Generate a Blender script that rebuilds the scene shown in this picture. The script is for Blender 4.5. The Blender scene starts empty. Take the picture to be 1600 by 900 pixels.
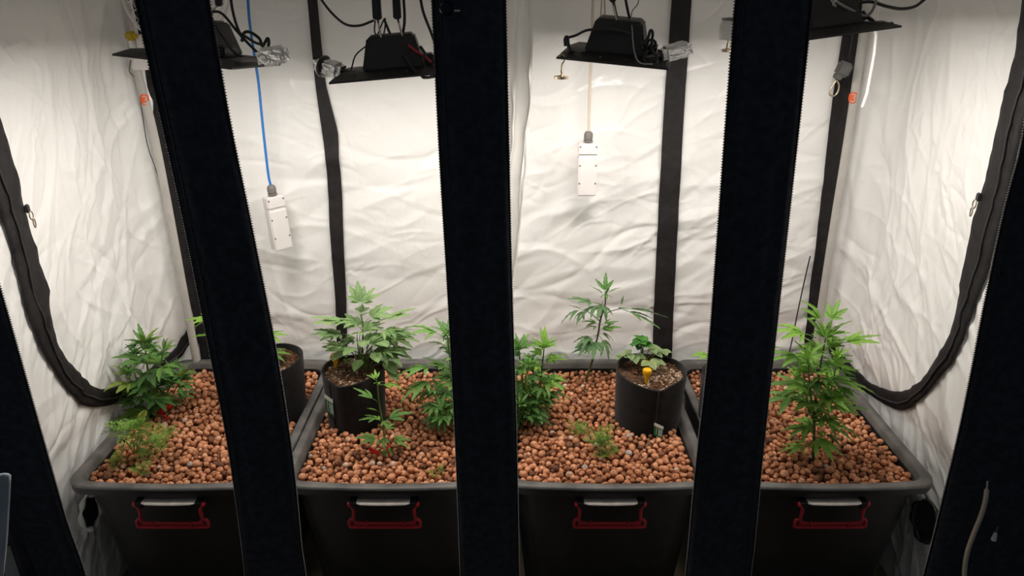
import bpy, bmesh, math, random
import numpy as np
from mathutils import Vector, Matrix, noise as mnoise

random.seed(7)
rng = np.random.default_rng(7)
S = bpy.context.scene
C = S.collection
D = bpy.data
PI = math.pi

# ------------------------------------------------------------------ camera, world, light, exposure
FPX = 1130.0
PITCH = math.radians(22.6)
CAM = Vector((0.0, 0.0, 1.725))
cam_d = D.cameras.new('camera')
cam_d.sensor_width = 36.0
cam_d.lens = 36.0 * FPX / 1600.0
cam_d.clip_start = 0.02
cam = D.objects.new('camera', cam_d)
C.objects.link(cam)
cam.location = CAM
cam.rotation_euler = (PI / 2 - PITCH, 0, 0)
S.camera = cam

LAMP_WATTS = 3.45
LAMP_COLOR = (1.0, 0.93, 0.85)
w = D.worlds.new('dark_room')
S.world = w
w.use_nodes = True
w.node_tree.nodes['Background'].inputs[0].default_value = (0.75, 0.86, 1.0, 1)
w.node_tree.nodes['Background'].inputs[1].default_value = 0.075
S.view_settings.view_transform = 'Standard'
S.view_settings.look = 'None'
S.view_settings.exposure = 0.0
S.view_settings.gamma = 1.0
S.view_settings.use_curve_mapping = False

FWD = Vector((0, math.cos(PITCH), -math.sin(PITCH)))
UP = Vector((0, math.sin(PITCH), math.cos(PITCH)))
RIGHT = Vector((1, 0, 0))


def ray(px, py):
    return RIGHT * ((px - 800) / FPX) + UP * ((450 - py) / FPX) + FWD


def at_y(px, py, Y):
    d = ray(px, py)
    return CAM + d * (Y / d.y)


def at_z(px, py, Z):
    d = ray(px, py)
    return CAM + d * ((Z - CAM.z) / d.z)


# ------------------------------------------------------------------ materials
def new_mat(name):
    m = D.materials.new(name)
    m.use_nodes = True
    nt = m.node_tree
    return m, nt, nt.nodes['Principled BSDF']


def mat(name, col, rough=0.5, metal=0.0, spec=0.5, var=0.0, scale=20.0, bump=0.0, bscale=80.0, emit=None, estr=0.0, sheen=0.0, col2=None):
    m, nt, b = new_mat(name)
    b.inputs['Base Color'].default_value = (*col, 1)
    b.inputs['Roughness'].default_value = rough
    b.inputs['Metallic'].default_value = metal
    b.inputs['Specular IOR Level'].default_value = spec
    if sheen:
        b.inputs['Sheen Weight'].default_value = sheen
    tc = nt.nodes.new('ShaderNodeTexCoord')
    if var or col2:
        n = nt.nodes.new('ShaderNodeTexNoise')
        n.inputs['Scale'].default_value = scale
        n.inputs['Detail'].default_value = 5
        nt.links.new(tc.outputs['Object'], n.inputs['Vector'])
        r = nt.nodes.new('ShaderNodeValToRGB')
        c2 = col2 if col2 else tuple(min(1, c * (1 + var)) for c in col)
        c1 = col if col2 else tuple(c * (1 - var) for c in col)
        r.color_ramp.elements[0].color = (*c1, 1)
        r.color_ramp.elements[1].color = (*c2, 1)
        r.color_ramp.elements[0].position = 0.35
        r.color_ramp.elements[1].position = 0.65
        nt.links.new(n.outputs['Fac'], r.inputs['Fac'])
        nt.links.new(r.outputs['Color'], b.inputs['Base Color'])
    if bump:
        n2 = nt.nodes.new('ShaderNodeTexNoise')
        n2.inputs['Scale'].default_value = bscale
        n2.inputs['Detail'].default_value = 4
        nt.links.new(tc.outputs['Object'], n2.inputs['Vector'])
        bp = nt.nodes.new('ShaderNodeBump')
        bp.inputs['Strength'].default_value = bump
        bp.inputs['Distance'].default_value = 0.004
        nt.links.new(n2.outputs['Fac'], bp.inputs['Height'])
        nt.links.new(bp.outputs['Normal'], b.inputs['Normal'])
    if emit:
        b.inputs['Emission Color'].default_value = (*emit, 1)
        b.inputs['Emission Strength'].default_value = estr
    return m


def fabric_white(name, seed, rough=0.29):
    m, nt, b = new_mat(name)
    b.inputs['Roughness'].default_value = rough
    b.inputs['Specular IOR Level'].default_value = 0.55
    tc = nt.nodes.new('ShaderNodeTexCoord')
    mp = nt.nodes.new('ShaderNodeMapping')
    mp.inputs['Location'].default_value = (seed, seed * 2, seed * 3)
    nt.links.new(tc.outputs['Object'], mp.inputs['Vector'])
    n = nt.nodes.new('ShaderNodeTexNoise')
    n.inputs['Scale'].default_value = 3.0
    n.inputs['Detail'].default_value = 6
    nt.links.new(mp.outputs['Vector'], n.inputs['Vector'])
    r = nt.nodes.new('ShaderNodeValToRGB')
    r.color_ramp.elements[0].color = (0.905, 0.90, 0.885, 1)
    r.color_ramp.elements[1].color = (0.935, 0.93, 0.92, 1)
    nt.links.new(n.outputs['Fac'], r.inputs['Fac'])
    nt.links.new(r.outputs['Color'], b.inputs['Base Color'])
    n2 = nt.nodes.new('ShaderNodeTexNoise')
    n2.inputs['Scale'].default_value = 16.0
    n2.inputs['Detail'].default_value = 5
    n2.inputs['Distortion'].default_value = 1.2
    nt.links.new(mp.outputs['Vector'], n2.inputs['Vector'])
    bp = nt.nodes.new('ShaderNodeBump')
    bp.inputs['Strength'].default_value = 0.3
    bp.inputs['Distance'].default_value = 0.006
    nt.links.new(n2.outputs['Fac'], bp.inputs['Height'])
    nt.links.new(bp.outputs['Normal'], b.inputs['Normal'])
    return m


def leaf_mat(name, col, edge, rib, yellow=None):
    m, nt, b = new_mat(name)
    out = nt.nodes['Material Output']
    oi = nt.nodes.new('ShaderNodeObjectInfo')
    r = nt.nodes.new('ShaderNodeValToRGB')
    r.color_ramp.elements[0].color = (*col, 1)
    r.color_ramp.elements[1].color = (*edge, 1)
    if yellow:
        r.color_ramp.elements[1].position = 0.85
        e = r.color_ramp.elements.new(1.0)
        e.color = (*yellow, 1)
    nt.links.new(oi.outputs['Random'], r.inputs['Fac'])
    at = nt.nodes.new('ShaderNodeAttribute')
    at.attribute_name = 'rib'
    mx = nt.nodes.new('ShaderNodeMix')
    mx.data_type = 'RGBA'
    mx.inputs[7].default_value = (*rib, 1)
    pw = nt.nodes.new('ShaderNodeMath')
    pw.operation = 'POWER'
    pw.inputs[1].default_value = 4.0
    ml = nt.nodes.new('ShaderNodeMath')
    ml.operation = 'MULTIPLY'
    ml.inputs[1].default_value = 0.6
    nt.links.new(at.outputs['Fac'], pw.inputs[0])
    nt.links.new(pw.outputs[0], ml.inputs[0])
    nt.links.new(ml.outputs[0], mx.inputs[0])
    nt.links.new(r.outputs['Color'], mx.inputs[6])
    nt.links.new(mx.outputs[2], b.inputs['Base Color'])
    b.inputs['Roughness'].default_value = 0.48
    b.inputs['Specular IOR Level'].default_value = 0.35
    tr = nt.nodes.new('ShaderNodeBsdfTranslucent')
    nt.links.new(mx.outputs[2], tr.inputs['Color'])
    ms = nt.nodes.new('ShaderNodeMixShader')
    ms.inputs[0].default_value = 0.28
    nt.links.new(b.outputs[0], ms.inputs[1])
    nt.links.new(tr.outputs[0], ms.inputs[2])
    nt.links.new(ms.outputs[0], out.inputs['Surface'])
    return m


def pebble_mat(name, attr=True, ramp=None):
    m, nt, b = new_mat(name)
    if attr:
        src = nt.nodes.new('ShaderNodeAttribute')
        src.attribute_name = 'tone'
        so = src.outputs['Fac']
    else:
        src = nt.nodes.new('ShaderNodeObjectInfo')
        so = src.outputs['Random']
    r = nt.nodes.new('ShaderNodeValToRGB')
    cols = ramp or [(0, (0.16, 0.075, 0.046)), (0.12, (0.38, 0.165, 0.084)), (0.45, (0.60, 0.265, 0.138)), (0.8, (0.74, 0.34, 0.18)), (0.975, (0.76, 0.40, 0.23)), (0.995, (0.66, 0.50, 0.40))]
    els = r.color_ramp.elements
    els[0].position, els[0].color = cols[0][0], (*cols[0][1], 1)
    els[1].position, els[1].color = cols[-1][0], (*cols[-1][1], 1)
    for p, c in cols[1:-1]:
        e = els.new(p)
        e.color = (*c, 1)
    nt.links.new(so, r.inputs['Fac'])
    tc = nt.nodes.new('ShaderNodeTexCoord')
    n = nt.nodes.new('ShaderNodeTexNoise')
    n.inputs['Scale'].default_value = 130.0 if attr else 1.4
    n.inputs['Detail'].default_value = 4
    nt.links.new(tc.outputs['Object'], n.inputs['Vector'])
    r2 = nt.nodes.new('ShaderNodeValToRGB')
    r2.color_ramp.elements[0].position = 0.36
    r2.color_ramp.elements[0].color = (0.40, 0.36, 0.34, 1)
    r2.color_ramp.elements[1].position = 0.5
    r2.color_ramp.elements[1].color = (1, 1, 1, 1)
    nt.links.new(n.outputs['Fac'], r2.inputs['Fac'])
    mx = nt.nodes.new('ShaderNodeMix')
    mx.data_type = 'RGBA'
    mx.blend_type = 'MULTIPLY'
    mx.inputs[0].default_value = 0.8
    nt.links.new(r.outputs['Color'], mx.inputs[6])
    nt.links.new(r2.outputs['Color'], mx.inputs[7])
    nt.links.new(mx.outputs[2], b.inputs['Base Color'])
    b.inputs['Roughness'].default_value = 0.85
    b.inputs['Specular IOR Level'].default_value = 0.2
    bp = nt.nodes.new('ShaderNodeBump')
    bp.inputs['Strength'].default_value = 0.35
    bp.inputs['Distance'].default_value = 0.002
    nt.links.new(n.outputs['Fac'], bp.inputs['Height'])
    nt.links.new(bp.outputs['Normal'], b.inputs['Normal'])
    return m


M = {}
M['white_l'] = fabric_white('white_reflective_fabric', 1.0)
M['white_b'] = fabric_white('white_back_fabric', 4.0)
M['white_c'] = fabric_white('white_curtain_fabric', 9.0)
M['divider'] = fabric_white('thin_white_sheet', 9.0)
_nt = M['divider'].node_tree
_tr = _nt.nodes.new('ShaderNodeBsdfTranslucent')
_tr.inputs['Color'].default_value = (0.86, 0.85, 0.83, 1)
_ms = _nt.nodes.new('ShaderNodeMixShader')
_ms.inputs[0].default_value = 0.4
_nt.links.new(_nt.nodes['Principled BSDF'].outputs[0], _ms.inputs[1])
_nt.links.new(_tr.outputs[0], _ms.inputs[2])
_nt.links.new(_ms.outputs[0], _nt.nodes['Material Output'].inputs['Surface'])
M['black_fabric'] = mat('black_canvas', (0.034, 0.038, 0.050), 0.8, spec=0.25, var=0.25, scale=60, bump=0.15, bscale=500)
M['black_band'] = mat('black_webbing', (0.014, 0.0125, 0.0135), 0.62, spec=0.35, var=0.3, scale=40, bump=0.4, bscale=260)
M['zip'] = mat('black_zip_teeth', (0.03, 0.03, 0.032), 0.4, spec=0.5)
M['zipw'] = mat('grey_zip_teeth', (0.16, 0.16, 0.16), 0.5)
M['tub'] = mat('black_tub_plastic', (0.018, 0.018, 0.019), 0.42, spec=0.4, var=0.3, scale=9, bump=0.05, bscale=200)
M['rim'] = mat('scuffed_lit_rim_plastic', (0.075, 0.072, 0.069), 0.5, spec=0.5, scale=14, col2=(0.16, 0.152, 0.143), bump=0.1, bscale=120)  # scuffed grey, with the light on the lip top put into its colour
M['ledge'] = mat('pale_ledge_plastic', (0.55, 0.51, 0.47), 0.5, var=0.15, scale=30)  # pale grey with slight noise, much paler than the tub body
M['red'] = mat('red_handle_plastic', (0.50, 0.022, 0.035), 0.4, spec=0.5, var=0.1)
M['redclip'] = mat('bright_red_plastic', (0.62, 0.012, 0.015), 0.35)
M['pot'] = mat('black_felt', (0.014, 0.012, 0.012), 0.95, spec=0.1, var=0.35, scale=35, bump=0.5, bscale=300, sheen=0.15)
M['soil'] = mat('brown_soil', (0.030, 0.017, 0.011), 0.95, spec=0.1, scale=45, col2=(0.13, 0.075, 0.045), bump=0.9, bscale=90)
M['chips'] = mat('pale_soil_chips', (0.30, 0.19, 0.12), 0.9, spec=0.1, scale=90, col2=(0.52, 0.42, 0.33))
M['bark'] = mat('dark_bark_bits', (0.07, 0.032, 0.018), 0.9, spec=0.1, scale=90, col2=(0.20, 0.10, 0.055))
M['green_tag'] = mat('green_woven_label', (0.010, 0.10, 0.045), 0.6)
M['white_tag'] = mat('white_woven_label', (0.62, 0.63, 0.58), 0.7)
M['yellow'] = mat('yellow_plastic', (0.80, 0.42, 0.008), 0.35)
M['yellowg'] = mat('mustard_plastic', (0.48, 0.34, 0.01), 0.45)
M['lamp'] = mat('black_painted_metal', (0.017, 0.017, 0.018), 0.45, spec=0.45, bump=0.05, bscale=300)
M['led'] = mat('led_board', (0.9, 0.9, 0.85), 0.4, emit=LAMP_COLOR, estr=12.0)
M['steel'] = mat('bright_steel', (0.62, 0.58, 0.52), 0.25, metal=1.0)
M['brass'] = mat('brassy_steel', (0.55, 0.45, 0.32), 0.3, metal=1.0)
M['cord'] = mat('black_rubber_cord', (0.012, 0.012, 0.013), 0.45, spec=0.5)
M['redcord'] = mat('red_cord', (0.35, 0.01, 0.03), 0.45)
M['blue'] = mat('blue_cable', (0.02, 0.19, 0.62), 0.4)
M['beige'] = mat('beige_cable', (0.62, 0.53, 0.42), 0.45)
M['grey_cord'] = mat('grey_cord', (0.30, 0.29, 0.28), 0.5)
M['white_pl'] = mat('white_plastic', (0.78, 0.75, 0.74), 0.42, var=0.02)
M['grey_pl'] = mat('grey_plastic', (0.17, 0.155, 0.145), 0.55)
M['dgrey_pl'] = mat('dark_grey_plastic', (0.10, 0.098, 0.094), 0.6, var=0.15, scale=60)
M['pole'] = mat('white_enamelled_pole', (0.50, 0.48, 0.45), 0.32, var=0.05)
M['orange'] = mat('orange_sticker', (0.85, 0.13, 0.035), 0.5)
M['foil'] = mat('aluminium_foil', (0.84, 0.83, 0.81), 0.30, metal=0.88, bump=0.9, bscale=110)
M['stem'] = mat('green_stem', (0.10, 0.17, 0.035), 0.6, var=0.2, scale=50)
M['stemb'] = mat('brownish_stem', (0.075, 0.055, 0.028), 0.65, col2=(0.11, 0.13, 0.04), scale=30)
M['stemp'] = mat('purplish_stem', (0.09, 0.05, 0.045), 0.6, var=0.2)
M['stemy'] = mat('yellowish_stem', (0.34, 0.33, 0.06), 0.6, var=0.2)
RIB = (0.34, 0.46, 0.15)
M['leaf_dark'] = leaf_mat('dark_leaf', (0.060, 0.165, 0.042), (0.13, 0.29, 0.055), (0.17, 0.30, 0.09), (0.30, 0.36, 0.05))
M['leaf_fresh'] = leaf_mat('fresh_leaf', (0.12, 0.29, 0.034), (0.24, 0.47, 0.060), (0.36, 0.52, 0.14))
M['leaf_mid'] = leaf_mat('mid_leaf', (0.085, 0.22, 0.048), (0.17, 0.36, 0.070), (0.26, 0.42, 0.16))
M['leaf_pale'] = leaf_mat('pale_leaf', (0.16, 0.29, 0.105), (0.26, 0.41, 0.15), (0.36, 0.46, 0.24))
M['leaf_grey'] = leaf_mat('greyish_leaf', (0.095, 0.20, 0.085), (0.16, 0.30, 0.11), (0.26, 0.38, 0.19))
M['leaf_straw'] = leaf_mat('variegated_leaf', (0.22, 0.33, 0.15), (0.34, 0.42, 0.19), (0.10, 0.20, 0.06), (0.46, 0.38, 0.08))
M['leaf_strawd'] = leaf_mat('deep_green_leaf', (0.022, 0.12, 0.018), (0.06, 0.24, 0.028), (0.16, 0.36, 0.08))
M['fern'] = leaf_mat('feathery_leaf', (0.14, 0.32, 0.065), (0.30, 0.48, 0.08), (0.28, 0.42, 0.10), (0.38, 0.42, 0.05))
M['floor'] = mat('dark_room_floor', (0.10, 0.085, 0.055), 0.7, scale=7, col2=(0.17, 0.14, 0.09))
M['cloth'] = mat('grey_blue_cloth', (0.42, 0.47, 0.54), 0.9, var=0.12, scale=10, bump=0.2, bscale=300)
M['bluebox'] = mat('blue_plastic', (0.04, 0.09, 0.75), 0.4)
M['greybox'] = mat('grey_card', (0.70, 0.70, 0.64), 0.7, var=0.1)
M['glassy'] = mat('smoky_plastic', (0.03, 0.03, 0.033), 0.3, spec=0.5)
M['peb'] = pebble_mat('clay_pebbles_bed', True)
M['pebi'] = pebble_mat('clay_pebble', False)
M['pebw'] = pebble_mat('pale_pebble', False, [(0, (0.40, 0.33, 0.28)), (0.5, (0.48, 0.42, 0.37)), (1, (0.55, 0.50, 0.46))])


# ------------------------------------------------------------------ helpers
def empty(name, loc, label=None, cat=None, group=None, rot=None):
    o = D.objects.new(name, None)
    o.empty_display_size = 0.05
    C.objects.link(o)
    o.location = loc
    if rot is not None:
        o.rotation_euler = rot
    tag(o, label, cat, group)
    return o


def tag(o, label=None, cat=None, group=None, kind=None):
    if label:
        o['label'] = label
    if cat:
        o['category'] = cat
    if group:
        o['group'] = group
    if kind:
        o['kind'] = kind
    return o


def link(name, me, parent=None, kind=None, world=False):
    o = D.objects.new(name, me)
    C.objects.link(o)
    if parent is not None:
        o.parent = parent
        if world:   # mesh given in world coordinates: keep it there
            o.matrix_parent_inverse = root_matrix(parent).inverted()
    if kind:
        o['kind'] = kind
    return o


def root_matrix(o):
    m = o.matrix_basis.copy()
    p = o
    while p.parent is not None:
        m = p.parent.matrix_basis @ p.matrix_parent_inverse @ m if p.parent else m
        p = p.parent
    return m


def mesh(name, verts, faces, m=None, smooth=True):
    me = D.meshes.new(name)
    me.from_pydata([tuple(v) for v in verts], [], faces)
    if smooth:
        me.polygons.foreach_set('use_smooth', [True] * len(me.polygons))
    if m:
        me.materials.append(m)
    me.update()
    return me


class B:
    """collects shapes into one mesh"""
    def __init__(self):
        self.v = []
        self.f = []
        self.sharp = True

    def add(self, v, f):
        n = len(self.v)
        self.v += [Vector(p) for p in v]
        self.f += [[i + n for i in q] for q in f]

    def box(self, c, s, rot=None, taper=(1, 1), bev=0.0):
        x, y, z = s[0] / 2, s[1] / 2, s[2] / 2
        c = Vector(c)
        if bev <= 0:
            pts = [Vector(p) for p in ((-x, -y, -z), (x, -y, -z), (x, y, -z), (-x, y, -z))]
            pts += [Vector((p[0] * taper[0], p[1] * taper[1], z)) for p in ((-x, -y), (x, -y), (x, y), (-x, y))]
            fs = [(0, 3, 2, 1), (4, 5, 6, 7), (0, 1, 5, 4), (1, 2, 6, 5), (2, 3, 7, 6), (3, 0, 4, 7)]
        else:
            bm = bmesh.new()
            bmesh.ops.create_cube(bm, size=1)
            for vv in bm.verts:
                k = taper if vv.co.z > 0 else (1, 1)
                vv.co = Vector((vv.co.x * s[0] * k[0], vv.co.y * s[1] * k[1], vv.co.z * s[2]))
            bmesh.ops.bevel(bm, geom=bm.edges[:], offset=bev, segments=2, affect='EDGES')
            bm.verts.index_update()
            pts = [vv.co.copy() for vv in bm.verts]
            fs = [[vv.index for vv in ff.verts] for ff in bm.faces]
            bm.free()
        if rot is not None:
            pts = [rot @ p for p in pts]
        self.add([p + c for p in pts], fs)

    def tube(self, pts, r, n=8, close=False, cap=True):
        pts = [Vector(p) for p in pts]
        k = len(pts)
        rs = r if isinstance(r, (list, tuple)) else [r] * k
        t0 = (pts[1] - pts[0]).normalized()
        ref = Vector((0, 0, 1)) if abs(t0.z) < 0.9 else Vector((1, 0, 0))
        nrm = (ref - t0 * ref.dot(t0)).normalized()
        vs, fs = [], []
        for i in range(k):
            if close:
                t = (pts[(i + 1) % k] - pts[i - 1]).normalized()
            else:
                t = (pts[min(i + 1, k - 1)] - pts[max(i - 1, 0)]).normalized()
            nn = nrm - t * nrm.dot(t)
            if nn.length < 1e-6:
                nn = t.orthogonal()
            nrm = nn.normalized()
            bn = t.cross(nrm)
            for j in range(n):
                a = 2 * PI * j / n
                vs.append(pts[i] + (nrm * math.cos(a) + bn * math.sin(a)) * rs[i])
        m = k if close else k - 1
        for i in range(m):
            for j in range(n):
                a, b2 = i * n + j, i * n + (j + 1) % n
                i2 = (i + 1) % k
                fs.append((a, b2, i2 * n + (j + 1) % n, i2 * n + j))
        if cap and not close:
            fs.append(list(range(n))[::-1])
            fs.append([(k - 1) * n + j for j in range(n)])
        self.add(vs, fs)

    def lathe(self, prof, n=16, mtx=None):
        vs, fs = [], []
        for r, z in prof:
            for j in range(n):
                a = 2 * PI * j / n
                vs.append(Vector((r * math.cos(a), r * math.sin(a), z)))
        for i in range(len(prof) - 1):
            for j in range(n):
                fs.append((i * n + j, i * n + (j + 1) % n, (i + 1) * n + (j + 1) % n, (i + 1) * n + j))
        fs.append(list(range(n))[::-1])
        fs.append([(len(prof) - 1) * n + j for j in range(n)])
        if mtx is not None:
            vs = [mtx @ p for p in vs]
        self.add(vs, fs)

    def strip(self, left, right, th, nrm=None):
        """ribbon between two 3-D polylines, given thickness th towards nrm"""
        k = len(left)
        vs, fs = [], []
        nv = Vector(nrm) if nrm is not None else Vector((0, -1, 0))
        for a, b2 in zip(left, right):
            a, b2 = Vector(a), Vector(b2)
            vs += [a, b2, b2 + nv * th, a + nv * th]
        for i in range(k - 1):
            for j in range(4):
                fs.append((i * 4 + j, i * 4 + (j + 1) % 4, (i + 1) * 4 + (j + 1) % 4, (i + 1) * 4 + j))
        fs.append((0, 3, 2, 1))
        e = (k - 1) * 4
        fs.append((e, e + 1, e + 2, e + 3))
        self.add(vs, fs)

    def obj(self, name, m, parent=None, smooth=False, world=False, kind=None, auto=True):
        me = mesh(name, self.v, self.f, m, smooth or auto)
        if auto and not smooth:
            bm = bmesh.new()
            bm.from_mesh(me)
            bmesh.ops.recalc_face_normals(bm, faces=bm.faces[:])
            for e in bm.edges:
                if len(e.link_faces) == 2:
                    e.smooth = e.calc_face_angle(0) < math.radians(38)
                else:
                    e.smooth = False
            bm.to_mesh(me)
            bm.free()
        return link(name, me, parent, kind, world)


def smooth_path(pts, n=8):
    pts = [Vector(p) for p in pts]
    if len(pts) < 3:
        return pts
    P = [pts[0] * 2 - pts[1]] + pts + [pts[-1] * 2 - pts[-2]]
    out = []
    for i in range(1, len(P) - 2):
        a, b, c, d = P[i - 1], P[i], P[i + 1], P[i + 2]
        for k in range(n):
            t = k / n
            out.append(0.5 * ((2 * b) + (c - a) * t + (2 * a - 5 * b + 4 * c - d) * t * t + (3 * b - a - 3 * c + d) * t ** 3))
    out.append(pts[-1])
    return out


def interp(poly, t):
    """point at parameter t (0..1, by arc length) of a polyline"""
    L = [0.0]
    for a, b in zip(poly, poly[1:]):
        L.append(L[-1] + (Vector(b) - Vector(a)).length)
    s = t * L[-1]
    for i in range(len(poly) - 1):
        if s <= L[i + 1] or i == len(poly) - 2:
            k = (s - L[i]) / max(1e-9, L[i + 1] - L[i])
            return Vector(poly[i]).lerp(Vector(poly[i + 1]), k)


def resample(poly, n):
    return [interp(poly, i / (n - 1)) for i in range(n)]


# ------------------------------------------------------------------ tent shell
BACK_Y = 2.335
LEFT_X, RIGHT_X = -1.215, 1.168
FRONT_Y = 1.44
TOP_Z = 2.12


def wrinkles(U, V, n, ang, angsd, Lr, wr, ar, seed, region=None):
    r = np.random.default_rng(seed)
    H = np.zeros_like(U)
    u0, u1, v0, v1 = region if region else (U.min(), U.max(), V.min(), V.max())
    for _ in range(n):
        cu, cv = r.uniform(u0, u1), r.uniform(v0, v1)
        a = math.radians(r.normal(ang(cu, cv) if callable(ang) else ang, angsd))
        L, wd = r.uniform(*Lr), r.uniform(*wr)
        am = r.uniform(*ar) * r.choice([-1, 1], p=[0.35, 0.65])
        du, dv = U - cu, V - cv
        p = du * math.cos(a) + dv * math.sin(a)
        q = -du * math.sin(a) + dv * math.cos(a) + 0.35 * r.normal() * p * p / L
        x = q / wd
        H += am * np.exp(-(p / L) ** 2) * np.exp(-np.abs(x) ** 1.5) * (1 - 0.35 * np.tanh(x * 1.5))
    return H


def grid_mesh(name, X, Y, Z, m):
    nv, nu = X.shape
    co = np.stack([X, Y, Z], -1).reshape(-1, 3)
    idx = np.arange(nv * nu).reshape(nv, nu)
    q = np.stack([idx[:-1, :-1], idx[:-1, 1:], idx[1:, 1:], idx[1:, :-1]], -1).reshape(-1, 4)
    me = D.meshes.new(name)
    me.from_pydata(co.tolist(), [], q.tolist())
    me.polygons.foreach_set('use_smooth', [True] * len(me.polygons))
    me.materials.append(m)
    me.update()
    return me


# back wall
u = np.linspace(LEFT_X - 0.02, RIGHT_X + 0.02, 560)
v = np.linspace(0.0, TOP_Z, 470)
U, V = np.meshgrid(u, v)
H = wrinkles(U, V, 260, lambda a, b: 24 if a > -0.45 else 10, 14, (0.05, 0.24), (0.008, 0.026), (0.0011, 0.0034), 11)
H += wrinkles(U, V, 120, lambda a, b: 20, 16, (0.10, 0.30), (0.014, 0.034), (0.0022, 0.0050), 12, (LEFT_X, RIGHT_X, 0.45, 1.25))
H += wrinkles(U, V, 10, 30, 10, (0.3, 0.6), (0.06, 0.14), (0.004, 0.008), 13)
H += wrinkles(U, V, 160, 0, 90, (0.02, 0.06), (0.004, 0.010), (0.0006, 0.0018), 14)
H += wrinkles(U, V, 420, lambda a, b: 22 if a > -0.45 else 8, 18, (0.03, 0.12), (0.004, 0.010), (0.0010, 0.0026), 15)
HB = H
YB = BACK_Y - HB
me = grid_mesh('wall_back', U, YB, V, M['white_b'])
wall_back = link('wall_back', me, kind='structure')
tag(wall_back, 'creased white reflective fabric back wall of the grow tent')


def back_y(x, z):
    i = (x - u[0]) / (u[1] - u[0])
    j = (z - v[0]) / (v[1] - v[0])
    i = min(max(i, 0), len(u) - 1.001)
    j = min(max(j, 0), len(v) - 1.001)
    a, b = int(i), int(j)
    fi, fj = i - a, j - b
    return float((YB[b, a] * (1 - fi) + YB[b, a + 1] * fi) * (1 - fj) + (YB[b + 1, a] * (1 - fi) + YB[b + 1, a + 1] * fi) * fj)


# side walls: U runs along Y, V along Z; inward bulge towards the corner pole
us = np.linspace(FRONT_Y + 0.006, BACK_Y + 0.005, 250)
US, VS = np.meshgrid(us, v)


def side_base(sgn, y, z):
    x = LEFT_X if sgn < 0 else RIGHT_X
    pinch = np.clip((y - 2.20) / (BACK_Y - 2.20), 0, 1) ** 1.6 * (0.090 if sgn < 0 else 0.088)
    belly = 0.016 * np.sin((y - FRONT_Y) / 0.9 * PI) * np.clip((z - 0.5) / 0.5, 0, 1)
    low = 0.022 / (1 + np.exp((z - 0.56) / 0.02)) * np.clip((y - 1.50) / 0.08, 0, 1)   # the tubs push the fabric out
    return x - sgn * pinch + sgn * belly + sgn * low


SIDE = {}
for sgn, nm, sd in ((-1, 'wall_left', 21), (1, 'wall_right', 31)):
    tilt = 62 if sgn < 0 else 118
    H = wrinkles(US, VS, 90, lambda a, b: (64 if sgn < 0 else 60) + (20 if a > 2.0 else 0), 14, (0.12, 0.34), (0.006, 0.017), (0.0012, 0.0042), sd, (FRONT_Y, BACK_Y, 0.0, 1.35))
    H += wrinkles(US, VS, 60, lambda a, b: 48, 14, (0.06, 0.2), (0.008, 0.02), (0.0015, 0.0042), sd + 1, (FRONT_Y, BACK_Y, 0.1, 0.9))
    H += wrinkles(US, VS, 26, 84, 8, (0.15, 0.4), (0.008, 0.022), (0.0022, 0.006), sd + 2, (1.98, BACK_Y, 0.6, 2.0))
    H += wrinkles(US, VS, 90, 0, 90, (0.02, 0.06), (0.005, 0.012), (0.0008, 0.0022), sd + 3, (FRONT_Y, BACK_Y, 1.2, 2.0))
    H += wrinkles(US, VS, 8, 80, 10, (0.3, 0.5), (0.06, 0.12), (0.004, 0.009), sd + 4)
    H += wrinkles(US, VS, 200, lambda a, b: 62, 22, (0.04, 0.15), (0.004, 0.010), (0.0009, 0.0026), sd + 5)
    H += wrinkles(US, VS, 70, lambda a, b: 55, 14, (0.08, 0.25), (0.010, 0.022), (0.002, 0.0048), sd + 6, (FRONT_Y, BACK_Y, 0.1, 1.3))
    H += wrinkles(US, VS, 130, 0, 90, (0.02, 0.05), (0.005, 0.012), (0.001, 0.003), sd + 7, (FRONT_Y, 1.95, 1.3, 1.9))
    XS = side_base(sgn, US, VS) - sgn * H
    SIDE[sgn] = XS
    me = grid_mesh(nm, XS, US, VS, M['white_l'])
    o = link(nm, me, kind='structure')
    tag(o, 'wrinkled white reflective fabric %s side wall of the grow tent' % ('left' if sgn < 0 else 'right'))
    SIDE[nm] = o


def side_x(sgn, y, z):
    XS = SIDE[sgn]
    i = min(max((y - us[0]) / (us[1] - us[0]), 0), len(us) - 1.001)
    j = min(max((z - v[0]) / (v[1] - v[0]), 0), len(v) - 1.001)
    a, b = int(i), int(j)
    fi, fj = i - a, j - b
    return float((XS[b, a] * (1 - fi) + XS[b, a + 1] * fi) * (1 - fj) + (XS[b + 1, a] * (1 - fi) + XS[b + 1, a + 1] * fi) * fj)


def on_side(sgn, px, py, off=0.004):
    d = ray(px, py)
    t = abs((LEFT_X if sgn < 0 else RIGHT_X) / d.x)
    for _ in range(30):
        p = CAM + d * t
        x = float(side_base(sgn, np.array(p.y), np.array(p.z)))
        t2 = abs(x / d.x)
        t = 0.5 * t + 0.5 * t2
    p = CAM + d * t
    yy = min(p.y, BACK_Y - 0.01)
    return Vector((side_x(sgn, yy, p.z) - sgn * off, yy, p.z))


# ceiling, floors
bb = B()
bb.box(((LEFT_X + RIGHT_X) / 2, (FRONT_Y + BACK_Y) / 2, TOP_Z + 0.01), (RIGHT_X - LEFT_X + 0.1, BACK_Y - FRONT_Y + 0.1, 0.02))
o = bb.obj('ceiling', M['white_b'], kind='structure')
tag(o, 'white fabric roof of the grow tent')
bb = B()
bb.box((0, 1.0, -0.01), (9, 7, 0.02))
o = bb.obj('floor', M['floor'], kind='structure')
tag(o, 'dark floor of the room around the tent')

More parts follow.
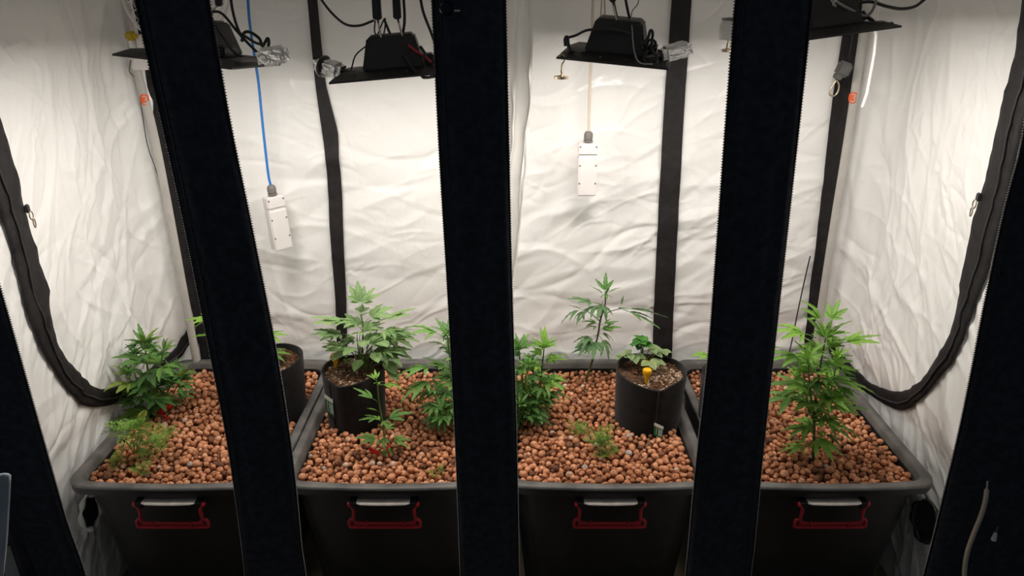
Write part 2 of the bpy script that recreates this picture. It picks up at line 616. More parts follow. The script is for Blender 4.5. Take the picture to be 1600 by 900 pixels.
# black outer skin of the tent
for sgn, nm in ((-1, 'wall_left'), (1, 'wall_right')):
    X0 = (LEFT_X if sgn < 0 else RIGHT_X) + sgn * 0.045
    bb = B()
    bb.box((X0, (FRONT_Y + BACK_Y) / 2 + 0.02, TOP_Z / 2), (0.006, BACK_Y - FRONT_Y + 0.06, TOP_Z))
    bb.obj('outer_skin', M['black_fabric'], SIDE[nm])

# seam bands on the back wall
def back_band(lpx, rpx, name='seam_band', off=0.006):
    Lp = [at_y(*p, BACK_Y - 0.01) for p in lpx]
    Rp = [at_y(*p, BACK_Y - 0.01) for p in rpx]
    n = 60
    Lp, Rp = resample(Lp, n), resample(Rp, n)
    for q in Lp + Rp:
        q.y = back_y(q.x, q.z) - off
    for a, c in zip(Lp, Rp):
        k = min(a.y, c.y)
        a.y, c.y = k, k
    b = B()
    b.strip(Lp, Rp, 0.003, (0, -1, 0))
    o = b.obj(name, M['black_band'], wall_back)
    return o


back_band([(474, -60), (480, 0), (492, 130), (510, 250), (515, 350), (524, 470), (528, 600)],
          [(490, -60), (495, 0), (508, 130), (528, 205), (534, 300), (541, 470), (543, 600)])
back_band([(1053, -60), (1050, 0), (1040, 130), (1030, 300), (1023, 450), (1017, 620)],
          [(1086, -60), (1081, 0), (1071, 140), (1060, 330), (1054, 450), (1047, 620)])
# dark corner bands beside the poles
back_band([(1322, -20), (1316, 62), (1302, 150), (1287, 280), (1272, 400), (1256, 540), (1251, 620)],
          [(1352, -20), (1344, 62), (1332, 150), (1317, 280), (1300, 400), (1283, 540), (1277, 620)])
back_band([(196, -20), (214, 92), (234, 170), (250, 240), (280, 380), (314, 560), (326, 620)],
          [(222, -20), (238, 92), (252, 170), (268, 240), (297, 380), (331, 560), (342, 620)])


# U-shaped zip bands on the side walls
def side_band(sgn, inner, outer, wall):
    n = 90
    I = [on_side(sgn, *p, 0.006) for p in inner]
    O = [on_side(sgn, *p, 0.006) for p in outer]
    I, O = resample(smooth_path(I, 6), n), resample(smooth_path(O, 6), n)
    vs, fs = [], []
    K = 7
    for a, c in zip(I, O):
        for j in range(K):
            p = a.lerp(c, j / (K - 1))
            wob = 0.004 * math.sin(j / (K - 1) * PI) + 0.0016 * mnoise.noise(p * 40)
            p = Vector((side_x(sgn, min(p.y, BACK_Y - 0.012), p.z) - sgn * (0.007 + wob), p.y, p.z))
            if j == 0:
                p += (a - c).normalized() * 0.003 * mnoise.noise(p * 60)
            vs.append(p)
    for i in range(n - 1):
        for j in range(K - 1):
            q = i * K + j
            fs.append((q, q + 1, q + K + 1, q + K))
    me = mesh('zip_band', vs, fs, M['black_band'])
    o = link('zip_band', me, wall)
    mo = o.modifiers.new('thickness', 'SOLIDIFY')
    mo.thickness = 0.004
    mo.offset = 0
    b = B()
    pts = [Vector((p.x - sgn * 0.006, p.y, p.z)) for p in [a.lerp(c, 0.62) for a, c in zip(I, O)]]
    pts = [Vector((side_x(sgn, min(p.y, BACK_Y - 0.012), p.z) - sgn * 0.015, p.y, p.z)) for p in pts]
    b.tube(pts, 0.0028, 6)
    b.obj('zip_coil', M['zip'], o, smooth=True)
    return o


zl = side_band(-1,
               [(-78, -80), (-40, 60), (0, 205), (14, 245), (32, 320), (54, 400), (69, 456), (81, 522), (97, 556), (129, 592), (142, 606), (172, 606), (215, 590), (258, 556), (280, 528), (294, 505)],
               [(-112, 0), (-70, 140), (-20, 300), (0, 345), (8, 375), (17, 400), (36, 483), (60, 544), (92, 594), (119, 626), (139, 636), (178, 629), (225, 606), (267, 566), (290, 540), (303, 520)],
               SIDE['wall_left'])
zr = side_band(1,
               [(1612, -80), (1599, 20), (1590, 94), (1569, 175), (1547, 278), (1528, 345), (1500, 490), (1482, 545), (1461, 573), (1443, 597), (1408, 612), (1368, 601), (1345, 580), (1322, 554), (1308, 531), (1300, 515)],
               [(1660, -80), (1646, 20), (1634, 94), (1612, 175), (1588, 278), (1570, 345), (1534, 470), (1500, 559), (1461, 606), (1440, 628), (1415, 641), (1387, 632), (1359, 613), (1333, 592), (1312, 566), (1302, 552)],
               SIDE['wall_right'])


def zip_pull(sgn, px, py, wall):
    p = on_side(sgn, px, py, 0.016)
    b = B()
    b.box(p, (0.008, 0.016, 0.022), bev=0.003)
    z = b.obj('zip_slider', M['zip'], wall, auto=True)
    b = B()
    c = p + Vector((-sgn * 0.006, 0, -0.012))
    ring = [c + Vector((0, math.cos(a) * 0.007, math.sin(a) * 0.011 - 0.006)) for a in np.linspace(0, 2 * PI, 14)[:-1]]
    b.tube(ring, 0.0016, 6, close=True)
    ring = [c + Vector((-sgn * 0.003, math.cos(a) * 0.004, math.sin(a) * 0.012 - 0.026)) for a in np.linspace(0, 2 * PI, 14)[:-1]]
    b.tube(ring, 0.0016, 6, close=True)
    b.obj('zip_pull', M['brass'], z, smooth=True)


# dark sewn seams where the side walls meet the corner bands, and round vents low on the side walls
for sgn, nm, pts in ((-1, 'wall_left', [(206, 108), (216, 160), (226, 225), (240, 270), (262, 350), (278, 430), (291, 505), (304, 570)]),
                     (1, 'wall_right', [(1350, 110), (1340, 160), (1334, 200), (1322, 250), (1313, 292), (1303, 350), (1295, 420), (1288, 480), (1281, 530)])):
    b = B()
    b.tube(smooth_path([on_side(sgn, *p, 0.009) for p in pts], 5), 0.0012, 5)
    b.obj('sewn_seam', M['zip'], SIDE[nm], smooth=True)
for sgn, nm, c, rr_ in ((-1, 'wall_left', (136, 800), (0.045, 0.055)), (1, 'wall_right', (1452, 815), (0.05, 0.06))):
    p0 = on_side(sgn, *c, 0.004)
    ring = [p0 + Vector((0, rr_[0] * math.cos(a), rr_[1] * math.sin(a))) for a in np.linspace(0, 2 * PI, 33)[:-1]]
    ring = [Vector((side_x(sgn, q.y, q.z) - sgn * 0.006, q.y, q.z)) for q in ring]
    b = B()
    b.add(ring + [p0 + Vector((-sgn * 0.004, 0, 0))], [(i, (i + 1) % 32, 32) for i in range(32)])
    vent = b.obj('vent_port', M['black_fabric'], SIDE[nm], smooth=True)
    b = B()
    b.tube([q + Vector((-sgn * 0.004, 0, 0.004 * math.sin(i))) for i, q in enumerate(ring)], [0.007 + 0.003 * math.sin(i * 1.3) for i in range(32)], 8, close=True)
    b.obj('vent_cuff', M['white_c'] if sgn < 0 else M['glassy'], vent, smooth=True)

zip_pull(-1, 33, 326, SIDE['wall_left'])
zip_pull(1, 1541, 308, SIDE['wall_right'])


# front strips between the door openings
def front_strip(idx, lpx, rpx, label, zips=(True, True), Y=FRONT_Y, bow=0.012):
    Lp = resample(smooth_path([at_y(*p, Y) for p in lpx], 6), 40)
    Rp = resample(smooth_path([at_y(*p, Y) for p in rpx], 6), 40)
    K = 13
    vs, fs = [], []
    for i, (a, c) in enumerate(zip(Lp, Rp)):
        for j in range(K):
            s = j / (K - 1)
            p = a.lerp(c, s)
            d = bow * (1 - (2 * s - 1) ** 2) + 0.0022 * math.sin(s * 19 + p.z * 2) + 0.003 * mnoise.noise(Vector((p.x * 5, 0, p.z * 2)))
            vs.append(p + Vector((0, -d, 0)))
    for i in range(len(Lp) - 1):
        for j in range(K - 1):
            q = i * K + j
            fs.append((q, q + 1, q + K + 1, q + K))
    me = mesh('trim_%d' % idx, vs, fs, M['white_c'])
    me.materials.append(M['black_fabric'])
    o = link('trim_%d' % idx, me, kind='structure')
    tag(o, label)
    mo = o.modifiers.new('thickness', 'SOLIDIFY')
    mo.thickness = 0.004
    mo.offset = -1
    mo.material_offset = 1
    mo.material_offset_rim = 1
    for side, P, on in ((-1, Lp, zips[0]), (1, Rp, zips[1])):
        if not on:
            continue
        b = B()
        pts = [p + Vector((side * 0.002, -0.003, 0)) for p in P]
        b.tube(pts, 0.0022, 6)
        zc = b.obj('zip_tape', M['black_band'], o, smooth=True)
        b = B()
        n = 330
        for i in range(n):
            p = interp(P, (i + 0.5) / n) if i % 30 == 0 else None
        PP = resample(P, n)
        for p in PP:
            b.box(p + Vector((side * 0.0042, -0.002, 0)), (0.003, 0.003, 0.0024))
        b.obj('zip_teeth', M['zipw'], zc, kind='stuff', auto=False)
        b2 = B()
        pts = [p + Vector((-side * 0.012, -0.0075, 0)) for p in P]
        b2.tube(pts, 0.0011, 5)
        b2.obj('stitched_seam', M['zip'], o, smooth=True)
    return o


front_strip(1, [(193, -120), (215, 0), (243, 130), (287, 330), (327, 530), (358, 690), (378, 830), (386, 900), (402, 1050)],
            [(308, -120), (325, 0), (356, 180), (395, 370), (432, 560), (456, 720), (470, 860), (476, 900), (492, 1050)],
            'black canvas strip between two door openings, leftmost of the three hanging strips')
front_strip(2, [(671, -120), (678, 0), (690, 250), (703, 470), (714, 690), (720, 840), (722, 900), (729, 1050)],
            [(785, -120), (787, 0), (792, 220), (797, 440), (804, 660), (808, 850), (809, 900), (813, 1050)],
            'black canvas strip in the middle of the tent front, round snap at its top')
front_strip(3, [(1163, -120), (1151, 0), (1136, 190), (1122, 380), (1108, 560), (1090, 720), (1078, 850), (1073, 900), (1062, 1050)],
            [(1280, -120), (1266, 0), (1247, 180), (1226, 370), (1205, 560), (1188, 720), (1176, 850), (1170, 900), (1157, 1050)],
            'black canvas strip between two door openings, rightmost of the three hanging strips')
front_strip(4, [(-330, -120), (-270, 0), (-170, 300), (-100, 480), (-36, 670), (14, 790), (61, 900), (104, 1050)],
            [(-180, -120), (-135, 0), (-45, 310), (0, 452), (62, 670), (102, 810), (133, 900), (170, 1050)],
            'black canvas door edge at the far left of the tent front', (False, True))
front_strip(5, [(1628, -120), (1618, 0), (1602, 200), (1570, 330), (1537, 485), (1522, 564), (1499, 676), (1473, 783), (1445, 895), (1400, 1050)],
            [(2050, -120), (2000, 0), (1930, 200), (1880, 330), (1820, 485), (1790, 564), (1740, 676), (1700, 783), (1660, 895), (1600, 1050)],
            'wide black canvas door flap at the far right of the tent front', (True, False))
# header above the openings
bb = B()
bb.box((-0.02, FRONT_Y, 2.03), (2.9, 0.01, 0.2))
o = bb.obj('wall_front', M['black_fabric'], kind='structure')
tag(o, 'black canvas header of the tent above the door openings')
bb = B()
bb.box((-0.02, FRONT_Y + 0.008, 2.03), (2.35, 0.003, 0.19))
bb.obj('white_lining', M['white_c'], o)
# round snap on the middle strip
p = at_y(697, 13, FRONT_Y - 0.015)
t = empty('snap_button', p, 'dark round snap button with a metal glint near the top of the middle strip', 'button')
b = B()
b.lathe([(0.0, -0.003), (0.010, -0.003), (0.013, 0.001), (0.010, 0.005), (0.0045, 0.006), (0.0045, 0.003), (0.0, 0.003)], 20, Matrix.Rotation(PI / 2, 4, 'X'))
b.obj('snap_cap', mat('dark_blue_black_metal', (0.02, 0.025, 0.04), 0.2, metal=0.8), t, smooth=False)
b = B()
b.box((0.02, 0.001, -0.004), (0.013, 0.003, 0.003), bev=0.001)
b.obj('snap_pin', M['steel'], t)

# white divider sheet gathered behind the middle strip
right = [at_y(*p, 1.77) for p in [(838, -90), (835, 0), (833, 60), (828, 200), (818, 300), (806, 420), (799, 490)]]
left = [at_y(*p, 1.70) for p in [(730, -90), (738, 0), (740, 60), (745, 200), (752, 300), (764, 420), (772, 490)]]
n, K = 90, 46
Rr, Lr = resample(smooth_path(right, 5), n), resample(smooth_path(left, 5), n)
vs, fs = [], []
for i in range(n):
    for j in range(K):
        s = j / (K - 1)
        p = Lr[i].lerp(Rr[i], s)
        z = p.z
        f = 0.020 * math.sin(s * 13 + 1.2 * z + 1.4) * (1 - 0.4 * s) + 0.012 * math.sin(s * 29 - 3.0 * z) + 0.02 * mnoise.noise(Vector((s * 3, z * 4, 1.0))) + 0.010 * mnoise.noise(Vector((s * 9, z * 14 + s * 8, 3.0)))
        edge = math.sin(min(1, (1 - s) * 6) * PI / 2)
        vs.append(p + Vector((f * 0.45 * edge, -f * 1.2, 0)))
for i in range(n - 1):
    for j in range(K - 1):
        q = i * K + j
        fs.append((q, q + 1, q + K + 1, q + K))
o = link('divider_sheet', mesh('divider_sheet', vs, fs, M['divider']))
tag(o, 'white divider sheet gathered in folds behind the middle black strip', 'sheet')


# ------------------------------------------------------------------ poles, stickers, connector
def pole(px, r, label, stpx, back):
    pts = [at_y(*p, BACK_Y - 0.06) for p in px]
    t = empty('tent_pole', (pts[-1].x, pts[-1].y, pts[-1].z), label, 'pole')
    b = B()
    b.tube(smooth_path(pts, 6), r, 14)
    b.obj('pole_tube', M['pole'], t, world=True, smooth=True)
    # round sticker with a 3 wrapped on the tube
    c = at_y(*stpx, BACK_Y - 0.06 - r)
    ax = (pts[-1] - pts[0]).normalized()
    s = empty('number_sticker', (0, 0, 0))
    D.objects.remove(s)
    toward = Vector((CAM.x - c.x, CAM.y - c.y, 0)).normalized()
    sx = ax.cross(toward).normalized()
    R = 0.017
    cc = at_y(*stpx, BACK_Y - 0.06)

    def wrap(a, h, rr):
        th = a / r
        return cc + (toward * math.cos(th) + sx * math.sin(th)) * rr - ax * h
    vs, fs = [], []
    n = 13
    for i in range(n):
        for j in range(n):
            uu, vv = 2 * i / (n - 1) - 1, 2 * j / (n - 1) - 1
            x = uu * math.sqrt(max(0, 1 - vv * vv / 2))
            y = vv * math.sqrt(max(0, 1 - uu * uu / 2))
            vs.append(wrap(x * R, y * R, r + 0.0006))
    for i in range(n - 1):
        for j in range(n - 1):
            fs.append((i * n + j, (i + 1) * n + j, (i + 1) * n + j + 1, i * n + j + 1))
    st = link('number_sticker', mesh('number_sticker', vs, fs, M['orange']), t, world=True)
    tag(st, 'orange round sticker marked 3')
    # the figure 3 as a raised ribbon
    arc = []
    for k in range(15):
        a = math.radians(150 - k * 240 / 14)
        arc.append((0.0042 * math.cos(a), 0.0042 + 0.0042 * math.sin(a)))
    for k in range(1, 15):
        a = math.radians(90 - k * 240 / 14)
        arc.append((0.0046 * math.cos(a), -0.0046 + 0.0046 * math.sin(a)))
    b = B()
    b.tube([wrap(-1.3 * x, 1.3 * y, r + 0.0009) for x, y in arc], 0.0018, 5)
    b.obj('numeral', M['white_tag'], st, world=True, smooth=True)
    return t


pl = pole([(186, -60), (200, 30), (214, 110), (238, 200), (262, 320), (286, 450), (312, 590), (324, 660)], 0.0128,
          'white tent pole in the back left corner with an orange sticker', (226, 155), True)
pr = pole([(1362, -60), (1352, 30), (1341, 110), (1323, 230), (1305, 340), (1285, 470), (1268, 590), (1260, 660)], 0.0128,
          'white tent pole in the back right corner with an orange sticker', (1333, 152), True)

# corner connector on the left pole
p = at_y(214, 92, BACK_Y - 0.06)
t = empty('pole_connector', p, 'white plastic connector near the top of the back left pole', 'connector')
b = B()
b.box((-0.006, -0.016, 0.014), (0.046, 0.022, 0.02), bev=0.003)
b.box((0.014, -0.016, -0.012), (0.05, 0.022, 0.036), bev=0.004)
b.obj('connector_body', M['white_pl'], t)
b = B()
b.tube(smooth_path([(-0.004, -0.03, 0.0), (-0.010, -0.032, -0.02), (-0.014, -0.03, -0.034), (-0.008, -0.022, -0.05)], 5), 0.0022, 6)
b.obj('spring_wire', M['grey_pl'], t, smooth=True)

# clip fan at upper left
c = at_y(272, -32, 2.12)
t = empty('clip_fan', c, 'round white wire-guard fan clipped high on the back left pole', 'fan')
rot = Matrix.Rotation(math.radians(80), 4, 'X') @ Matrix.Rotation(math.radians(-12), 4, 'Y')
b = B()
ring = [rot @ Vector((0.172 * math.cos(a), 0.172 * math.sin(a), 0)) for a in np.linspace(0, 2 * PI, 61)[:-1]]
b.tube(ring, 0.0045, 8, close=True)
for rr in (0.158, 0.144, 0.130, 0.116, 0.102, 0.088, 0.074, 0.06, 0.045):
    b.tube([rot @ Vector((rr * math.cos(a), rr * math.sin(a), 0.012 * (1 - rr / 0.172))) for a in np.linspace(0, 2 * PI, 41)[:-1]], 0.0011, 5, close=True)
b.obj('fan_guard', M['white_pl'], t, smooth=True)
for k in range(36):
    a = 2 * PI * k / 36
    b = B()
    b.tube([rot @ Vector((0.025 * math.cos(a), 0.025 * math.sin(a), 0.011)), rot @ Vector((0.172 * math.cos(a), 0.172 * math.sin(a), 0))], 0.0011, 5)
    b.obj('guard_wire', M['white_pl'], t, smooth=True)
b = B()
b.lathe([(0.0, -0.02), (0.03, -0.02), (0.03, 0.016), (0.0, 0.018)], 24, rot)
b.obj('hub', M['white_pl'], t)
for k in range(5):
    a0 = 2 * PI * k / 5
    vs, fs = [], []
    for i in range(7):
        rr = 0.025 + 0.125 * i / 6
        for j in range(4):
            a = a0 + (j / 3 - 0.5) * 0.9
            vs.append(rot @ Vector((rr * math.cos(a), rr * math.sin(a), -0.012 - 0.012 * (j / 3 - 0.5))))
    for i in range(6):
        for j in range(3):
            q = i * 4 + j
            fs.append((q, q + 1, q + 5, q + 4))
    bl = link('fan_blade', mesh('fan_blade', vs, fs, M['grey_pl']), t)
    mo = bl.modifiers.new('thickness', 'SOLIDIFY')
    mo.thickness = 0.002
b = B()
q = at_y(205, 56, 2.22) - c
b.box(q, (0.028, 0.03, 0.026), bev=0.006)
b.obj('clip', M['yellowg'], t)
b = B()
b.box(at_y(207, 68, 2.235) - c, (0.014, 0.02, 0.03), bev=0.003)
b.box(at_y(222, 70, 2.24) - c, (0.018, 0.02, 0.06), bev=0.003)
b.obj('clip_arm', M['white_pl'], t)


# ------------------------------------------------------------------ tubs
RIM_Z = 0.5
TUB_Y0, TUB_Y1 = 1.575, 2.285
TUB_W = 0.572
TUB_CX = [-0.915, -0.343, 0.263, 0.858]
CY = (TUB_Y0 + TUB_Y1) / 2
HY = (TUB_Y1 - TUB_Y0) / 2
WHICH = ['leftmost tub', 'second tub from the left', 'third tub from the left', 'rightmost tub']


def rr_ring(hx, hy, z, r, bow, seg=7, sub=10):
    pts = []
    cs = [(hx - r, -hy + r, -90), (hx - r, hy - r, 0), (-hx + r, hy - r, 90), (-hx + r, -hy + r, 180)]
    nxt = []
    for cx, cy, a0 in cs:
        for k in range(seg):
            a = math.radians(a0 + 90 * k / (seg - 1))
            nxt.append((cx + r * math.cos(a), cy + r * math.sin(a)))
    n = len(nxt)
    for i in range(n):
        a, b2 = nxt[i], nxt[(i + 1) % n]
        pts.append(a)
        if (i + 1) % seg == 0:
            for k in range(1, sub):
                t = k / sub
                pts.append((a[0] + (b2[0] - a[0]) * t, a[1] + (b2[1] - a[1]) * t))
    out = []
    for x, y in pts:
        if y < 0:
            y -= bow * max(0, 1 - (x / hx) ** 2) * (-y / hy)
        elif bow:
            y += 0.3 * bow * max(0, 1 - (x / hx) ** 2) * (y / hy)
        out.append(Vector((x, y, z)))
    return out


def rings_mesh(name, rings, m, cap0=True, cap1=True):
    vs, fs = [], []
    n = len(rings[0])
    for r in rings:
        vs += r
    for i in range(len(rings) - 1):
        for j in range(n):
            fs.append((i * n + j, i * n + (j + 1) % n, (i + 1) * n + (j + 1) % n, (i + 1) * n + j))
    if cap0:
        fs.append(list(range(n))[::-1])
    if cap1:
        fs.append([(len(rings) - 1) * n + j for j in range(n)])
    b = B()
    b.v = vs
    b.f = fs
    return b


def make_tub():
    t = empty('planter_tub', (0, 0, 0))
    hx = TUB_W / 2
    bw = 0.016
    body = []
    for z, ins, r in ((0.0, 0.075, 0.05), (0.01, 0.068, 0.055), (0.16, 0.054, 0.06), (0.30, 0.043, 0.06), (0.46, 0.033, 0.045), (0.478, 0.032, 0.042)):
        body.append(rr_ring(hx - ins, HY - ins, z, r, bw * z / 0.5))
    for z, ins in ((0.478, 0.038), (0.40, 0.040), (0.2, 0.055), (0.02, 0.07)):
        body.append(rr_ring(hx - ins, HY - ins, z, 0.040, bw * z / 0.5))
    rings_mesh('body', body, M['tub']).obj('tub_body', M['tub'], t)
    lip = []
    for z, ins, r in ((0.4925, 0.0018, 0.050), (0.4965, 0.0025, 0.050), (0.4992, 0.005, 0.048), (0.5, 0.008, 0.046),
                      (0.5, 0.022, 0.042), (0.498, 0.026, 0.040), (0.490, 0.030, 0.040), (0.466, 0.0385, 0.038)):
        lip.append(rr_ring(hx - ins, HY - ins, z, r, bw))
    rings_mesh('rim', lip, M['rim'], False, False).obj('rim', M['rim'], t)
    lip = []
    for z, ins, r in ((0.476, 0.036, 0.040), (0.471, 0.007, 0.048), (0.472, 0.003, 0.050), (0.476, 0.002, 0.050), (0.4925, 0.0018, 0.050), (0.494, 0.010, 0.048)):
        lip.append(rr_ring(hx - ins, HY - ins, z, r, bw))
    rings_mesh('rim', lip, M['tub'], False, False).obj('rim_shaded_skirt', M['tub'], t)  # lip front split off in dark tub colour to paint its shade
    # ledge over the handle
    b = B()
    y0 = -HY - bw - 0.004
    n = 12
    vs, fs = [], []
    for i in range(n + 1):
        x = (-0.071 + 0.142 * i / n)
        yy = y0 + 0.010 * (x / 0.071) ** 2 * 0.3
        k = 0.004 if i in (0, n) else 0
        vs += [Vector((x, yy + 0.03, 0.452)), Vector((x, yy - 0.008 + k, 0.455)), Vector((x, yy - 0.009 + k, 0.458)), Vector((x, yy - 0.006 + k, 0.461)), Vector((x, yy + 0.03, 0.455 + 0.002))]
    for i in range(n):
        for j in range(5):
            fs.append((i * 5 + j, i * 5 + (j + 1) % 5, (i + 1) * 5 + (j + 1) % 5, (i + 1) * 5 + j))
    fs += [(4, 3, 2, 1, 0), tuple(n * 5 + j for j in range(5))]
    b.add(vs, fs)
    b.obj('handle_ledge', M['ledge'], t)
    # handle brackets
    for sx in (-1, 1):
        b = B()
        b.box((sx * 0.080, y0 + 0.016, 0.450), (0.022, 0.036, 0.022), bev=0.003)
        b.obj('handle_bracket', M['tub'], t)
    # red bail handle
    b = B()
    yh = y0 + 0.002
    r = 0.0048

    def P(x, z):
        return Vector((x, yh, z))
    for sx in (-1, 1):
        b.tube(smooth_path([P(sx * 0.094, 0.452), P(sx * 0.087, 0.447), P(sx * 0.0815, 0.436), P(sx * 0.0815, 0.42), P(sx * 0.083, 0.404), P(sx * 0.079, 0.394), P(sx * 0.066, 0.390)], 5), r, 8)
        b.tube([Vector((sx * 0.096, yh + 0.003, 0.452)), Vector((sx * 0.086, yh + 0.003, 0.452))], 0.0062, 8)
        loop = [P(sx * 0.083, 0.404), P(sx * 0.091, 0.402), P(sx * 0.0955, 0.394), P(sx * 0.094, 0.383), P(sx * 0.086, 0.3775), P(0.0, 0.3765)]
        b.tube(smooth_path(loop, 6), r, 8)
        b.box((sx * 0.05, yh, 0.387), (0.005, 0.009, 0.016))
    b.tube([P(-0.066, 0.390), P(0.066, 0.390)], 0.0038, 8)
    b.box((0, yh + 0.002, 0.3835), (0.17, 0.003, 0.012))
    b.obj('handle', M['red'], t, smooth=False)
    return t


def copy_tree(o, parent=None):
    c = o.copy()
    C.objects.link(c)
    if parent is not None:
        c.parent = parent
    for ch in list(o.children):
        copy_tree(ch, c)
    return c


tub_labels = ['black plastic tub of clay pebbles with a red handle, against the left tent wall',
              'black tub with a red handle, second from left, holding a thin red-ringed plant',
              'black tub with a red handle, third from left, holding the strawberry pot',
              'black plastic tub of clay pebbles with a red handle, against the right tent wall']
tub0 = make_tub()
tubs = []
for i, cx in enumerate(TUB_CX):
    o = tub0 if i == 0 else copy_tree(tub0)
    o.location = (cx, CY, 0)
    tag(o, tub_labels[i], 'tub', 'planter tubs standing in a row')
    tubs.append(o)

# ------------------------------------------------------------------ fabric pots
BED_Z = 0.476


def pot_center(px, py, r):
    p = at_z(px, py, BED_Z)
    return (p.x, p.y + r)


POTS = []  # (x, y, r, height above bed)
POTS.append((*pot_center(418, 668, 0.098), 0.098, 0.19))
POTS.append((*pot_center(549, 679, 0.094), 0.094, 0.178))
POTS.append((*pot_center(1020, 682, 0.107), 0.107, 0.172))
POTS.append((*pot_center(1152, 690, 0.098), 0.098, 0.17))
pot_labels = ['black fabric pot mostly hidden behind the leftmost black strip',
              'black fabric pot with a green and white side label holding a leafy plant',
              'black fabric pot holding the strawberry plant, small tag at its foot',
              'black fabric pot mostly hidden behind the rightmost black strip']


def soil_bits(name, n, r, mtl, parent, seed, zc, smin, smax, region=None):
    rr = random.Random(seed)
    b = B()
    for _ in range(n):
        a, d = rr.uniform(0, 2 * PI), r * math.sqrt(rr.random())
        x, y = d * math.cos(a), d * math.sin(a)
        if region and not region(x, y):
            continue
        s = rr.uniform(smin, smax)
        q = Matrix.Rotation(rr.uniform(0, 6.3), 3, 'Z') @ Matrix.Rotation(rr.uniform(-0.6, 0.6), 3, 'X') @ Matrix.Rotation(rr.uniform(-0.6, 0.6), 3, 'Y')
        b.box((x, y, zc + soil_h(x, y, seed) + s * 0.15), (s, s * rr.uniform(0.4, 0.8), s * rr.uniform(0.25, 0.5)), q, (0.7, 0.7))
    return b.obj(name, mtl, parent, kind='stuff', auto=False)


def soil_h(x, y, seed):
    return 0.008 * mnoise.noise(Vector((x * 18 + seed, y * 18, 0))) + 0.004 * mnoise.noise(Vector((x * 60, y * 60, seed)))


def make_pot(i, x, y, r, h):
    t = empty('fabric_pot', (x, y, BED_Z - 0.03), pot_labels[i], 'pot', 'black fabric pots')
    hh = h + 0.03
    n = 56
    kink = -PI / 2 + (0.12 if i == 2 else -0.25)

    def rim_r(a, z):
        k = z / hh
        d = abs((a - kink + PI) % (2 * PI) - PI)
        spike = math.exp(-(d / 0.16) ** 2)
        return r * (0.93 + 0.07 * k) * (1 + 0.018 * k * math.sin(3 * a + i) + 0.015 * k * math.sin(5 * a + 2 * i)) + 0.006 * k * spike

    def rim_z(a):
        d = abs((a - kink + PI) % (2 * PI) - PI)
        return hh - 0.010 * math.exp(-(d / 0.5) ** 2) + 0.004 * math.sin(2 * a + i)
    rings = []
    for k in (0, 0.25, 0.5, 0.75, 0.93, 1.0):
        rings.append([Vector((rim_r(a, k * hh) * math.cos(a), rim_r(a, k * hh) * math.sin(a), k * rim_z(a))) for a in [2 * PI * j / n for j in range(n)]])
    for k in (1.004, 0.97, 0.80):
        rings.append([Vector(((rim_r(a, hh) - 0.005) * math.cos(a), (rim_r(a, hh) - 0.005) * math.sin(a), k * rim_z(a))) for a in [2 * PI * j / n for j in range(n)]])
    rings_mesh('pot', rings, M['pot'], True, False).obj('pot_wall', M['pot'], t)
    # sewn vertical seam
    b = B()
    sa = -PI / 2 - (0.62 if i == 1 else -0.05)
    seam = [Vector(((rim_r(sa, z) + 0.001) * math.cos(sa), (rim_r(sa, z) + 0.001) * math.sin(sa), z)) for z in np.linspace(0.0, rim_z(sa) - 0.002, 10)]
    b.tube(seam, 0.0022, 6)
    b.obj('seam', M['pot'], t, smooth=True)
    # soil
    zc = hh - (0.020 if i != 1 else 0.016)
    vs, fs = [Vector((0, 0, zc + soil_h(0, 0, i)))], []
    nr = 14
    for k in range(1, nr + 1):
        for j in range(n):
            a = 2 * PI * j / n
            rad = (rim_r(a, hh) - 0.003) * k / nr
            xx, yy = rad * math.cos(a), rad * math.sin(a)
            vs.append(Vector((xx, yy, zc + soil_h(xx, yy, i))))
    for j in range(n):
        fs.append((0, 1 + j, 1 + (j + 1) % n))
    for k in range(nr - 1):
        for j in range(n):
            a, b2 = 1 + k * n + j, 1 + k * n + (j + 1) % n
            fs.append((a, a + n, b2 + n, b2))
    soil = link('soil', mesh('soil', vs, fs, M['soil']), t)
    pale = (lambda x_, y_: x_ > -0.02 or y_ < -0.05) if i == 2 else (lambda x_, y_: x_ < 0.02 or y_ < -0.02)
    soil_bits('wood_chips', 330 if i == 2 else 170, r * 0.9, M['chips'], soil, i, zc, 0.004, 0.010, pale)
    soil_bits('bark_bits', 260, r * 0.92, M['bark'], soil, i + 40, zc, 0.004, 0.011)
    return t, rim_r, zc + BED_Z - 0.03


pots = []
for i, pdat in enumerate(POTS):
    pots.append(make_pot(i, *pdat))


